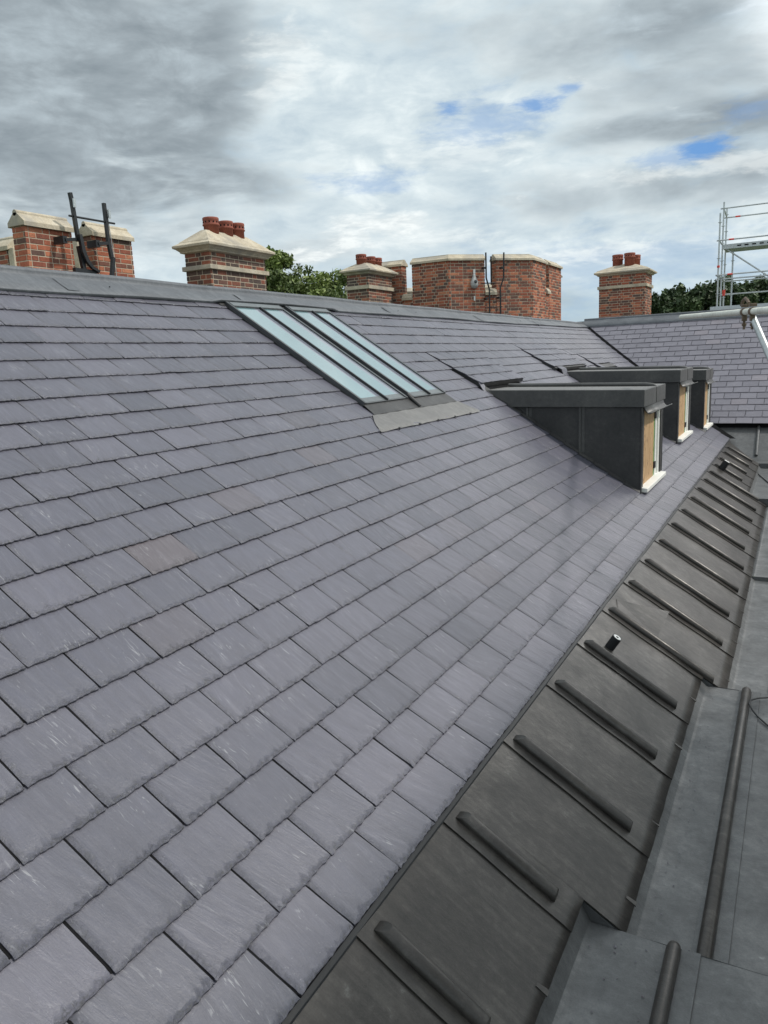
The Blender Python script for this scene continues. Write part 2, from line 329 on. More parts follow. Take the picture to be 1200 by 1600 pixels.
def tag(o, label, cat, group=None):
    o['label'] = label; o['category'] = cat
    if group: o['group'] = group
    return o
def thing(name, label, cat, loc, group=None):
    o = bpy.data.objects.new(name, None); COL.objects.link(o); o.location = loc; o.empty_display_size = 0.2
    return tag(o, label, cat, group)
def struct(o): o['kind'] = 'structure'; return o
def V(*a): return Vector(a)
def lerp(a, b, t): return a + (b - a) * t
# ---------------------------------------------------------------- roof profile (main slope, one entry per slate course)
PX = [-1.1405, -1.3157, -1.4889, -1.6602, -1.8295, -1.9973, -2.1644, -2.3307, -2.4964, -2.6619, -2.828, -2.9947, -3.162, -3.3296, -3.4972, -3.6649, -3.8327, -4.0001, -4.1667, -4.3325, -4.4975]
PZ = [-1.7374, -1.6409, -1.541, -1.4377, -1.3312, -1.2224, -1.1125, -1.0015, -0.8894, -0.7771, -0.6657, -0.5552, -0.4456, -0.3365, -0.2274, -0.1184, -0.0095, 0.1, 0.2106, 0.3224, 0.4354]
def rp(s):
    """point (x, z) and normal (nx, nz) of the slope s courses up from the eaves"""
    k = min(max(int(math.floor(s)), 0), 19); f = s - k
    dx = PX[k + 1] - PX[k]; dz = PZ[k + 1] - PZ[k]; L = math.hypot(dx, dz)
    return PX[k] + dx * f, PZ[k] + dz * f, dz / L, -dx / L
WA = 0.0334; WT = 0.5916; WL = 4.13; WP = V(-4.93, 20.06, 0.82)
WD = V(math.cos(WA), -math.sin(WA), 0); WS = V(-math.sin(WA) * math.cos(WT), -math.cos(WA) * math.cos(WT), -math.sin(WT)); WN = WD.cross(WS) * -1
if WN.z < 0: WN = -WN
def yv(s):
    x, z, _, _ = rp(s); u = (WP.z - z) / math.sin(WT); t_ = (x - WP.x - u * WS.x) / WD.x
    return WP.y + t_ * WD.y + u * WS.y
def tv(u):
    """where the valley cuts the wing slope, u metres below its ridge"""
    z = WP.z - u * math.sin(WT)
    s = 0.0; bs = 0.0
    for i in range(0, 231):
        s = i * 0.1
        if rp(s)[1] <= z: bs = s
    x = max(rp(bs)[0], -4.93)
    return (x - WP.x - u * WS.x) / WD.x
# openings in the slating: (y0, y1, s0, s1)
HOLES = [(5.70, 7.41, 12.0, 23.0), (8.60, 9.97, 1.98, 12.9), (12.57, 14.04, 2.95, 13.7), (15.20, 16.6, 2.35, 13.2)]
# slates tilted up over the top of each dormer roof: (y0, y1, s0, s1, lift)
LIFTS = [(8.50, 10.12, 12.9, 16.9, 0.060), (12.15, 14.20, 13.7, 18.0, 0.060), (15.0, 16.4, 13.2, 16.5, 0.045)]
def lift(yc, s):
    for y0, y1, s0, s1, h in LIFTS:
        if y0 < yc < y1 and s0 - 0.3 < s < s1:
            return h * (s1 - s) / (s1 - s0)
    return 0.0
def slate_mesh(mb, place, ya, yb, k, cols, side_jit=0.0, cut=None, lf=None):
    """one slate: tail at k, head tucked under course k+1; place(y, s, h) -> point"""
    W = yb - ya
    if W < 0.03: return
    j = U(-0.012, 0.012); th = 0.0068 + U(0, 0.0022); top = 0.0168 + U(-0.001, 0.0026); tw = U(-0.0035, 0.0035)
    hh = lambda s: lerp(top, 0.003, (s - k) / 1.2)
    us = [0.0, min(0.014 / W, 0.3)] + [lerp(min(0.03 / W, 0.4), 1 - min(0.004 / W, .2), i / (cols - 1)) for i in range(cols)] + [1.0]
    n = len(us); vs = []
    rows = []
    e0 = [j * 0.6 + U(-0.014, 0.014) for _ in us]
    e1 = [0.02 + abs(random.gauss(0, 0.04)) for _ in us]
    e2 = [e1[i] + 0.03 + abs(random.gauss(0, 0.045)) for i in range(n)]
    al = []
    for ri in range(6):
        row = []; al += [((1.0, 1.0, 1.0, 0.25 if cols > 7 else 0.1, 0, 0)[ri] if 1 < i else (0.9, 0.5)[i]) * (0.3 if cols == 3 else 1) for i in range(n)]
        for i, u in enumerate(us):
            s = (k + e0[i], k + e0[i] + 0.006, k + e1[i], k + e2[i], k + 0.55, k + 1.12)[ri]
            dh = (-th, -0.0036, -0.0012, 0.0, 0.0, 0.0)[ri]
            if ri in (1, 2): dh += U(-0.0016, 0.0014)
            y = ya + W * u
            if ri in (3, 4): y += 0
            if i == 0:
                dh = min(dh, -0.0045) if ri < 5 else dh
                y += U(0, 0.004) if ri < 5 else 0
            if i == 1 and ri < 5: y += U(-0.004, 0.010); dh -= 0.0006
            if cut: y = cut(y, s)
            row.append(place(y, s, hh(s) + dh + tw * (u - 0.5) + (lift(lf, s) if lf is not None else 0)))
        rows.append(row)
    vs = [p for row in rows for p in row]
    fs = [(a * n + i, a * n + i + 1, (a + 1) * n + i + 1, (a + 1) * n + i) for a in range(5) for i in range(n - 1)]
    # side skirts
    o = len(vs); b_l = []; b_r = []
    for a in range(6):
        s = k + (0, 0, 0.08, 0.12, 0.55, 1.12)[a]
        vs.append(rows[a][0] - (rows[a][0] - rows[a][0]) + DN * th * (0.0 if a == 0 else 1)); vs.append(rows[a][-1] + DN * th * (0.0 if a == 0 else 1))
    for a in range(5):
        fs.append((a * n, (a + 1) * n, o + 2 * (a + 1), o + 2 * a)); fs.append((a * n + n - 1, o + 2 * a + 1, o + 2 * (a + 1) + 1, (a + 1) * n + n - 1))
    mb.al = al + [0.3] * 12; mb.add(vs, fs); mb.al = None
def pmain(y, s, h):
    x, z, nx, nz = rp(s); return V(x + nx * h, y, z + nz * h)
def split(ya, yb, k):
    """parts of the strip [ya, yb] of course k left free by the openings"""
    seg = [(ya, yb)]
    for y0, y1, s0, s1 in HOLES:
        if s0 - 0.35 <= k < s1 - 0.02:
            out = []
            for a, b_ in seg:
                if b_ <= y0 or a >= y1: out.append((a, b_))
                else:
                    if a < y0: out.append((a, y0))
                    if b_ > y1: out.append((y1, b_))
            seg = out
    for y0, y1, s0, s1, h in LIFTS:
        if s0 - 0.6 < k < s1:
            for c in (y0, y1):
                seg = [q for a, b_ in seg for q in (((a, c), (c, b_)) if a < c < b_ else ((a, b_),))]
    return seg
# ================================================================ MAIN SLATE ROOF
roof = thing('slate_roof', 'large near slope of blue-grey slates with chipped tails running from the ridge down to the lead apron', 'roof', (-1.14, 0, -1.74))
DN = V(-0.55, 0, -0.83)
brown = {(8, 2.6): 1.0, (9, 3.36): 0.6, (10, 4.45): 0.6, (5, 4.1): 0.4}
mb = MB().use('slate')
for k in range(22):
    y = -1.6 + (0.1535 if k % 2 else 0.0) + U(-0.01, 0.01); 
    if k % 2 == 0: y += 0.0
    gi = 0; yn = y
    while y < 20.4:
        yn += 0.305; W = yn + U(-0.011, 0.011) - 0.003 - y; ymax = max(yv(k), yv(k + 1)) - 0.03
        if y < ymax:
            yc = y + W / 2
            tone = min(1.0, max(0.0, random.gauss(0.5, 0.25))); br = 0.0
            if R_() < 0.02: br = U(0.15, 0.45)
            for (bk, by), bv_ in brown.items():
                if bk == k and abs(by - yc) < 0.155: br = bv_; tone = 0.6
            cols = 20 if y < 3.6 else (13 if y < 6 else (8 if y < 9 else 4))
            for a, b_ in split(y, y + W, k):
                mb.tone = (tone, br, R_())
                slate_mesh(mb, pmain, a + 0.0026, b_ - 0.0026, k, cols if b_ - a > 0.15 else 4,
                           cut=lambda yy, ss: min(yy, yv(ss) - 0.085), lf=(a + b_) / 2)
        y += W + 0.003; yg = y - 0.0015
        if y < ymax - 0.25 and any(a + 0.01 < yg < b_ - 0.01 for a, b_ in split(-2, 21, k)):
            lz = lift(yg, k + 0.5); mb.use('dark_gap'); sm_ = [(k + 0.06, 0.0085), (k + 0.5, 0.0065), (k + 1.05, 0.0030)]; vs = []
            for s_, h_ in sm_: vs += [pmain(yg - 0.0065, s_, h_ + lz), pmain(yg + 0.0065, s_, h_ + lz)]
            mb.add(vs, [(0, 1, 3, 2), (2, 3, 5, 4)]); mb.use('slate')  # dark strip in each side joint: gap shade and grime put into colour
slates = mb.build('slates', roof)
# short course hidden half under the ridge lead
# boarding under the slates
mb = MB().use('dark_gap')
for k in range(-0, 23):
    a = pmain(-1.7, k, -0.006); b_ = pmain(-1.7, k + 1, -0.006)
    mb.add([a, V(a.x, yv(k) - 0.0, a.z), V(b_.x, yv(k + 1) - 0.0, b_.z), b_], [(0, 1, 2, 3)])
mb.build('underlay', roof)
# upstands below the lifted slates
mb = MB().use('lead_black')
for y0, y1, s0, s1, h in LIFTS:
    a = [pmain(y0 + 0.02, s0 + 0.12, 0), pmain(y0 + 0.02, s1 - 1, 0), pmain(y0 + 0.02, s0 + 0.12, h * 0.92)]
    c_ = [pmain(y1 - 0.02, s0 + 0.12, 0), pmain(y1 - 0.02, s1 - 1, 0), pmain(y1 - 0.02, s0 + 0.12, h * 0.92)]
    mb.add(a + c_, [(0, 1, 2), (3, 5, 4), (0, 2, 5, 3), (0, 3, 4, 1), (1, 4, 5, 2)])
mb.build('tilting_fillet', roof)
# rear slope
mb = MB().use('slate')
mb.add([(-4.93, -1.7, 0.72), (-4.93, 20.06, 0.72), (-8.2, 23.3, -1.5), (-8.2, -1.7, -1.5)], [(0, 3, 2, 1)])
mb.build('rear_slope', roof)
# ---- ridge capping
rid = thing('ridge_capping', 'long grey lead ridge capping with a rounded roll along the crest of the near roof', 'ridge capping', (-4.93, 0, 0.72))
mb = MB().use('lead_ridge'); mb.smooth = True
def ridge_sag(y):
    g = 0.004 * math.sin(y * 1.9) + 0.003 * math.sin(y * 4.1 + 1)
    if 5.5 < y < 7.6: g += 0.0
    return g
ys = [-1.7 + 0.12 * i for i in range(int((20.0 + 1.7) / 0.12) + 1)] + [20.06]
prof = []
for y in ys:
    q = ridge_sag(y); row = []
    lift_h = 0.040 + (0.022 if 5.5 < y < 7.6 else 0) + 0.004 * math.sin(y * 3)
    lo = 21.32 - (0.10 * max(0, 1 - abs(y - 3.4) / 3.0)) + 0.05 * math.sin(y * 1.3)
    if y > 14: lo = min(lo + (y - 14) * 0.06, 21.8)
    for s, h in ((lo + 0.012, lift_h - 0.024), (lo, lift_h - 0.004), (lo + 0.02, lift_h), (21.8, 0.030 + q), (22.3, 0.026 + q)):
        row.append(pmain(y, s, h))
    c0 = V(-4.93, y, 0.757 + q * 0.6)
    for an in (-28, 5, 40, 75, 105, 140, 175, 208):
        a = math.radians(an); row.append(c0 + V(math.cos(a) * 0.032, 0, math.sin(a) * 0.032))
    row.append(V(-5.03, y, 0.70)); row.append(V(-5.2, y, 0.59))
    prof.append(row)
n = len(prof[0])
mb.add([p for row in prof for p in row], [(i * n + j, i * n + j + 1, (i + 1) * n + j + 1, (i + 1) * n + j) for i in range(len(prof) - 1) for j in range(n - 1)])
mb.build('lead_sheet', rid)
for y in [3.95, 6.0, 9.0, 12.2, 15.4]:
    mb = MB().use('lead_ridge'); pts = [pmain(y, 21.36, 0.0415), pmain(y, 21.8, 0.0345), pmain(y, 22.3, 0.0315)]
    for a_, b_ in zip(pts, pts[1:]): mb.add([a_, b_, b_ + V(0, 0.1, -0.003), a_ + V(0, 0.1, -0.003)], [(0, 1, 2, 3)])
    mb.build('lap_joint', rid)
for y in [4.42, 9.35, 9.9, 14.5]:
    p = pmain(y, 21.9, 0.036); m2 = MB().use('black_metal'); m2.lathe((p.x, p.y, p.z - 0.002), [(0.006, 0), (0.006, 0.006), (0.0, 0.008)], 8); m2.build('rivet', rid)
# ================================================================ WING ROOF
wing = thing('slate_roof', 'far slope of paler purple-grey slates facing the camera beyond the three dormers', 'roof', tuple(WP + WS * WL))
def pwing(t_, u, h): return WP + WD * t_ + WS * u + WN * h
mb = MB().use('slate_wing'); DN = -WN
def pw2(y, s, h): return pwing(y, WL - s * 0.2, h)
for k in range(20):
    t0 = tv(WL - k * 0.2); y = (math.floor(t0 / 0.305) - 1) * 0.305 + (0.1525 if k % 2 else 0)
    while y < 8.5:
        if y + 0.3 > t0 - 0.3:
            mb.tone = (min(1, max(0, random.gauss(0.5, 0.3))), 0.6 if R_() < 0.05 else 0.0, R_())
            slate_mesh(mb, pw2, y + 0.0015, y + 0.3015, k, 3, cut=lambda yy, ss: max(yy, tv(WL - ss * 0.2) + 0.075))
        y += 0.305
mb.build('slates', wing)
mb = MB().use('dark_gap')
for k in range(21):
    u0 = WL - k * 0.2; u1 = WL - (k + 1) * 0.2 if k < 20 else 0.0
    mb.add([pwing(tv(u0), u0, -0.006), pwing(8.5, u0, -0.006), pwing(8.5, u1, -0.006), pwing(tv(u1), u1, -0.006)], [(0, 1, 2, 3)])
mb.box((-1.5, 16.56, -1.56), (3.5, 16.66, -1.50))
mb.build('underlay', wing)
mb = MB().use('slate_wing'); mb.add([pwing(-2.2, 0, 0), pwing(8.5, 0, 0), pwing(8.5, 0, 0) + V(0, 3.4, -2.3), pwing(-3.2, 0, 0) + V(0, 3.4, -2.3)], [(0, 1, 2, 3)]); mb.build('rear_slope', wing)
rid2 = thing('ridge_capping', 'grey lead capping along the crest of the far roof before the scaffold tower', 'ridge capping', tuple(WP))
mb = MB().use('lead_ridge'); mb.smooth = True
prof = [(0.31, 0.012), (0.30, 0.034), (0.15, 0.03), (0.04, 0.03)]
rows = []
for t_ in [i * 0.4 - 0.0 for i in range(22)]:
    row = [pwing(t_, u, h) for u, h in prof]
    c0 = pwing(t_, 0, 0.0) + V(0, 0, 0.032)
    for an in (-30, 10, 50, 90, 130, 180): a = math.radians(an); row.append(c0 + V(0, -math.cos(a) * 0.03, math.sin(a) * 0.03))
    row.append(c0 + V(0, 0.16, -0.12)); rows.append(row)
n = len(rows[0]); mb.add([p for q in rows for p in q], [(i * n + j, (i + 1) * n + j, (i + 1) * n + j + 1, i * n + j + 1) for i in range(len(rows) - 1) for j in range(n - 1)])
mb.build('lead_sheet', rid2)
# valley lining
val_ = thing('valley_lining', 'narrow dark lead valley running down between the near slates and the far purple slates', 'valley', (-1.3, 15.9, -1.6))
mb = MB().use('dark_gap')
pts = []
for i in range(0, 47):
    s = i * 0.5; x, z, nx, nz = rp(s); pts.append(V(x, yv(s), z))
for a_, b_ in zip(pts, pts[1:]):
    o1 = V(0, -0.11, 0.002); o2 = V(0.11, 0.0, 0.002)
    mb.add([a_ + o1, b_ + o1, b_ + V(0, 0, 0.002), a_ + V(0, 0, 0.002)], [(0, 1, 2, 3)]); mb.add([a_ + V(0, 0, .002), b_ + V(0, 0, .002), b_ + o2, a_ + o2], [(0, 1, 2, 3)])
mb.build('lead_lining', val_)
# ================================================================ LEAD APRON BELOW THE SLATES
AT = math.radians(32); ad = V(math.cos(AT), 0, -math.sin(AT)); an_ = V(math.sin(AT), 0, math.cos(AT)); A0 = V(-1.14, 0, -1.76)
def ap(x, y, h=0.0):
    """point of the apron plane at plan position x, y, raised h"""
    return A0 + ad * ((x - A0.x) / ad.x) + V(0, y, 0) + an_ * h
apron = thing('lead_apron', 'brown-grey lead apron with rounded rolls sloping from the slate eaves down to the gutter', 'lead apron', (-0.8, 2, -2.0))
RY = [0.40, 1.13, 1.835, 2.504, 3.195, 3.89, 4.549, 5.237, 5.96, 6.655, 7.43, 8.22, 8.99, 9.80, 10.50, 11.25, 12.0, 12.75, 13.55, 14.35, 15.05]
SECT = [(-1.7, 2.61, -0.632, -2.165, -0.72), (2.61, 5.22, -0.472, -2.235, -0.565), (5.22, 8.25, -0.325, -2.325, -0.41), (8.25, 12.05, -0.33, -2.285, -0.43), (12.05, 15.75, -0.57, -2.19, -0.69)]
def sect(y):
    for q in SECT:
        if q[0] <= y < q[1]: return q
    return SECT[-1] if y > 5 else SECT[0]
def vx(y):
    """plan x of the corner valley between the two aprons at y (none below 15.3)"""
    return -0.72 - (y - 15.36) * 0.76 if y > 15.36 else 9.0
def lead_panel(y0, y1, h0, h1, mb, thick=0.0028):
    nx_ = 14; ny_ = max(3, int((y1 - y0) / 0.09)); ysn = [lerp(y0, y1, i / ny_) for i in range(ny_ + 1)]
    # break where the gutter steps
    for sc in SECT[1:]:
        if y0 < sc[0] < y1: ysn += [sc[0] - 0.0015, sc[0] + 0.0015]
    ysn.sort(); g = []
    jit = [U(-0.003, 0.003) for _ in ysn]
    for yi, y in enumerate(ysn):
        xe = min(sect(y)[2] + jit[yi] * 0.5, vx(y) - 0.02); row = []
        f = (y - y0) / (y1 - y0); hb = lerp(h0, h1, f)
        xs = -1.185
        for i in range(nx_ + 1):
            fx = i / nx_; x = lerp(xs, xe, fx)
            wob = 0.0016 * math.sin(x * 17 + y * 5) + 0.0012 * math.sin(y * 23 + x * 7)
            row.append(ap(x, y, hb + (wob if 0 < i < nx_ else 0)))
        row.append(ap(xe, y, hb - thick - 0.002)); g.append(row)
    n = nx_ + 2
    fs = [(i * n + j, i * n + j + 1, (i + 1) * n + j + 1, (i + 1) * n + j) for i in range(len(g) - 1) for j in range(n - 1)]
    mb.smooth = True; mb.add([p for q in g for p in q], fs); mb.smooth = False
    top_ = g[0][:nx_ + 1]; m_ = len(top_); low_ = [p - an_ * 0.0045 + V(0, 0.0005, 0) for p in top_]
    if h0 > 0: mb.add(top_ + low_, [(j, m_ + j, m_ + j + 1, j + 1) for j in range(m_ - 1)])
bounds = [-1.7] + [y - 0.085 for y in RY] + [16.55]
for i in range(len(bounds) - 1):
    m2 = MB().use('lead_brown'); y0 = bounds[i]; y1 = bounds[i + 1]
    if vx(y0) < -1.16: continue
    lead_panel(y0, y1 + 0.02, 0.0075 if i else 0.0, 0.0, m2)
    m2.build('lead_sheet', apron)
def roll(mb, y, x0, x1, rad=0.026, nose=0.05):
    prof_ = []; N = 14
    for end in (0, 1, 2, 3):
        ring = []
        for k in range(N + 1):
            a = math.radians(-28 + (236.0) * k / N)
            yy = math.cos(a) * rad; hh = math.sin(a) * rad + rad * 0.62
            if hh < 0: hh = 0.0
            if end == 0: x = x0 + hh * 0.9
            elif end == 1: x = x0 + hh * 0.9 + 0.003; 
            elif end == 2: x = x1 - hh * 0.35 - 0.004
            else: x = x1 - hh * 0.35
            e = (0.96, 1.0, 1.0, 0.95)[end]
            ring.append(ap(x, y + yy * e, hh * e + 0.004))
        prof_.append(ring)
    n = N + 1; mb.smooth = True
    mb.add([p for q in prof_ for p in q], [(i * n + j, (i + 1) * n + j, (i + 1) * n + j + 1, i * n + j + 1) for i in range(3) for j in range(N)])
    mb.smooth = False
    mb.add(prof_[0], [tuple(range(n))]); mb.add(prof_[3], [tuple(range(n))[::-1]])
for i, y in enumerate(RY):
    m2 = MB().use('lead_brown'); xe = min(sect(y)[4] + U(-0.012, 0.012), vx(y) - 0.14)
    if i == 2: xe = -0.735
    roll(m2, y, -1.112, xe); m2.build('roll', apron)
# clips at the lower edge
for i in range(len(bounds) - 1):
    for f in (0.45,):
        y = lerp(bounds[i], bounds[i + 1], f) + U(-.06, .06)
        if y < 0.3 or y > 14.6: continue
        m2 = MB().use('lead_brown'); xe = sect(y)[2]; a = [ap(xe - 0.035, y, 0.006), ap(xe + 0.004, y, 0.006), ap(xe + 0.004, y + 0.03, 0.003), ap(xe - 0.035, y + 0.02, 0.003)]
        b_ = [p - an_ * 0.005 for p in a]; m2.add(a + b_, [(0, 1, 2, 3), (0, 4, 5, 1), (1, 5, 6, 2), (2, 6, 7, 3), (3, 7, 4, 0)]); m2.build('clip', apron)
# folded upper edge below the slate tails
m2 = MB().use('black_metal')
m2.ext([ap(-1.160, 0, 0.002), ap(-1.136, 0, 0.002), ap(-1.131, 0, 0.006), ap(-1.136, 0, 0.010), ap(-1.160, 0, 0.012)], (0, -1.7, 0), (0, 16.0, 0)); m2.build('folded_edge', apron)
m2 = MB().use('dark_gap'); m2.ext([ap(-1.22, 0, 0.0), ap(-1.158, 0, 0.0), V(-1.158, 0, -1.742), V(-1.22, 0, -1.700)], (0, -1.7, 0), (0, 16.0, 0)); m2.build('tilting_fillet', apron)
# tapered raised fold beside the eighth roll
m2 = MB().use('lead_brown')
a_, b_, c_, d_ = ap(-1.10, 5.47, 0.009), ap(-0.80, 5.76, 0.060), ap(-0.79, 5.30, 0.012), ap(-1.05, 5.27, 0.010)
m2.add([a_, b_, c_, d_, ap(-0.80, 5.75, 0.001), ap(-0.79, 5.30, 0.001), ap(-1.11, 5.50, 0.001)], [(0, 3, 2, 1), (1, 2, 5, 4), (0, 1, 4, 6)]); m2.build('raised_fold', apron)
# wing apron
wap = thing('lead_apron', 'blue-grey lead apron with one roll below the far purple slates in the roof corner', 'lead apron', (0, 16.2, -1.9))
def wa(x, g, h=0.0):
    """g 0 at the wing eaves .. 1 at its gutter"""
    return V(x, lerp(16.62, 15.70, g), lerp(-1.535, -2.115, g)) + V(0, -0.53, 0.85) * h
m2 = MB().use('lead_grey'); m2.smooth = True
gs = [i / 10 for i in range(11)]
def wx0(g): y = lerp(16.62, 15.70, g); return max(-1.66, -0.72 - (y - 15.36) * 0.76)
rows = [[wa(lerp(wx0(g), 3.6, j / 12), g, 0.0015 * math.sin(j + g * 9)) for j in range(13)] for g in gs]
m2.add([p for q in rows for p in q], [(i * 13 + j, (i + 1) * 13 + j, (i + 1) * 13 + j + 1, i * 13 + j + 1) for i in range(10) for j in range(12)])
m2.build('lead_sheet', wap)
m2 = MB().use('lead_grey')
rows = [[wa(wx0(g) + d_, g, h) for d_, h in ((-0.01, 0.0), (0.0, 0.010), (0.14, 0.008), (0.145, 0.0))] for g in gs]
m2.add([p for q in rows for p in q], [(i * 4 + j, (i + 1) * 4 + j, (i + 1) * 4 + j + 1, i * 4 + j + 1) for i in range(10) for j in range(3)]); m2.build('valley_lap', wap)
for x in (-0.66, 0.1, 0.86):
    m2 = MB().use('lead_grey'); m2.smooth = True; m2.sweep([wa(x, 0.02, 0.018), wa(x + 0.01, 0.86, 0.018)], 0.028, 12); m2.build('roll', wap)
# ================================================================ GUTTER
gut = thing('lead_gutter', 'wide stepped grey lead gutter along the right side at the foot of the apron', 'gutter', (-0.1, 3, -2.25))
for i, (y0, y1, xe, z, _) in enumerate(SECT):
    m2 = MB().use('lead_grey'); ze = A0.z - math.tan(AT) * (xe - A0.x)
    ya = y0; yb = y1 if i < 4 else 15.35
    nx_ = 16; ny_ = 22; g = []
    for a in range(ny_ + 1):
        y = lerp(ya, yb, a / ny_); row = [ap(xe - 0.09, y, -0.012), V(xe - 0.006, y, ze - 0.022), V(xe + 0.026, y, z + 0.006), V(xe + 0.034, y, z + 0.002)]
        for j in range(nx_ + 1):
            x = lerp(xe + 0.045, 1.02, j / nx_); row.append(V(x, y, z + 0.0016 * math.sin(x * 13 + y * 3) + 0.001 * math.sin(y * 11 + x * 4)))
        g.append(row)
    n = len(g[0]); m2.smooth = False
    m2.add([p for q in g for p in q[:3]], [(a * 3 + j, a * 3 + j + 1, (a + 1) * 3 + j + 1, (a + 1) * 3 + j) for a in range(ny_) for j in range(2)])
    m2.smooth = True; n2_ = n - 2
    m2.add([p for q in g for p in q[2:]], [(a * n2_ + j, a * n2_ + j + 1, (a + 1) * n2_ + j + 1, (a + 1) * n2_ + j) for a in range(ny_) for j in range(n2_ - 1)])
    m2.smooth = False; m2.ext([ap(-1.12, 0, -0.008), ap(xe - 0.004, 0, -0.008), V(xe - 0.004, 0, z - 0.12), V(-1.12, 0, z - 0.12)], (0, ya + 0.004, 0), (0, yb, 0))
    # step face (riser) towards the lower neighbour
    m2.smooth = False
    nxt = SECT[i + 1][3] if i < 4 else None
    if nxt is not None and nxt < z: yy = y1; zz = nxt
    else: yy = None
    if yy is not None:
        m2.add([V(xe + 0.02, yy, z + 0.002), V(1.02, yy, z + 0.002), V(1.02, yy + 0.004, zz - 0.01), V(xe + 0.02, yy + 0.004, zz - 0.01)], [(0, 1, 2, 3)])
        m2.add([ap(xe - 0.09, yy, -0.012), V(xe + 0.004, yy, ze - 0.018), V(xe + 0.02, yy, z + 0.002), V(xe + 0.02, yy, zz - 0.03), V(xe - 0.09, yy, zz - 0.03)], [(0, 1, 2, 3, 4)])
    if i and SECT[i - 1][3] < z:
        zz = SECT[i - 1][3]; m2.smooth = False
        m2.add([V(xe - 0.1, ya, z + 0.002), V(1.02, ya, z + 0.002), V(1.02, ya, zz - 0.01), V(xe - 0.1, ya, zz - 0.01)], [(0, 1, 2, 3)])
    m2.build('floor_sheet', gut)
# gutter rolls and lap seams
def groll(y0, y1, x, z, rad=0.03):
    m2 = MB().use('lead_brown'); m2.smooth = True; N = 12; rings = []
    for y, e, dz_ in ((y0, 0.9, -0.004), (y0 + 0.012, 1.0, 0), (y1 - 0.03, 1.0, 0), (y1 - 0.006, 0.86, -0.003), (y1, 0.55, -0.008)):
        rings.append([V(x + math.cos(math.radians(-30 + 240 * k / N)) * rad * e, y, z + max(0.0, math.sin(math.radians(-30 + 240 * k / N)) * rad * e + rad * 0.55) + dz_) for k in range(N + 1)])
    n = N + 1; m2.add([p for q in rings for p in q], [(i * n + j, i * n + j + 1, (i + 1) * n + j + 1, (i + 1) * n + j) for i in range(4) for j in range(N)])
    m2.smooth = False; m2.add(rings[0], [tuple(range(n))]); m2.add(rings[-1], [tuple(range(n))[::-1]]); m2.build('roll', gut)
def seam(y0, y1, x0, x1, z, mt='lead_grey'):
    m2 = MB().use(mt); m2.add([V(x0, y0, z + 0.003), V(x1, y0, z + 0.0055), V(x1 + 0.0015, y0, z), V(x0, y1, z + 0.003), V(x1, y1, z + 0.0055), V(x1 + 0.0015, y1, z)], [(0, 1, 4, 3), (1, 2, 5, 4), (0, 3, 5, 2), (0, 2, 1), (3, 4, 5)]); m2.build('seam', gut)
groll(-1.7, 2.612, -0.296, -2.165, 0.026); seam(-1.7, 2.611, -0.27, -0.205, -2.163)
groll(2.62, 5.222, -0.200, -2.235, 0.028); seam(2.62, 5.221, -0.17, -0.118, -2.233)
seam(2.62, 5.221, -0.46 + 0.225 - 0.01, -0.226, -2.2345)
groll(5.23, 8.2, -0.04, -2.325, 0.028); groll(8.3, 12.0, 0.0, -2.285, 0.028)
# wing gutter lip
m2 = MB().use('lead_grey'); m2.box((-0.62, 15.32, -2.19), (1.02, 15.40, -2.10)); m2.box((-0.64, 15.38, -2.125), (1.02, 15.74, -2.112)); m2.build('upstand', gut)
m2 = MB().use('lead_grey'); m2.box((-0.50, 12.06, -2.20), (1.02, 12.14, -2.165)); m2.build('upstand', gut)
par = MB().use('stone'); par.box((1.02, -1.8, -3.2), (1.35, 15.8, -1.86)); par.box((0.98, -1.8, -1.86), (1.39, 15.8, -1.80))
tag(par.build('parapet_wall', None, 0.01), 'low stone parapet on the outer side of the lead gutter', 'parapet')
# loops of cable
m2 = MB().use('black_plastic'); m2.smooth = True
m2.sweep([(0.3, 5.30, -2.215), (0.1, 5.2, -2.218), (-0.07, 5.12, -2.21), (-0.13, 5.06, -2.20), (-0.165, 4.99, -2.19), (-0.172, 4.93, -2.19), (-0.15, 4.88, -2.205), (-0.12, 4.84, -2.222), (-0.06, 4.74, -2.224), (0.03, 4.60, -2.224), (0.2, 4.4, -2.224)], 0.0055, 8)
tag(m2.build('cable_loop'), 'thin black cable looped over the end of the middle gutter roll at the right edge', 'cable')
m2 = MB().use('black_plastic'); m2.smooth = True
m2.sweep([(-0.95, 15.35, -1.99), (-0.74, 14.9, -2.02), (-0.54, 14.49, -2.178), (-0.36, 13.63, -2.18), (-0.1, 12.9, -2.18), (0.3, 12.5, -2.18)], 0.008, 8)
tag(m2.build('cable'), 'thin dark cable trailing across the far corner of the gutter', 'cable')
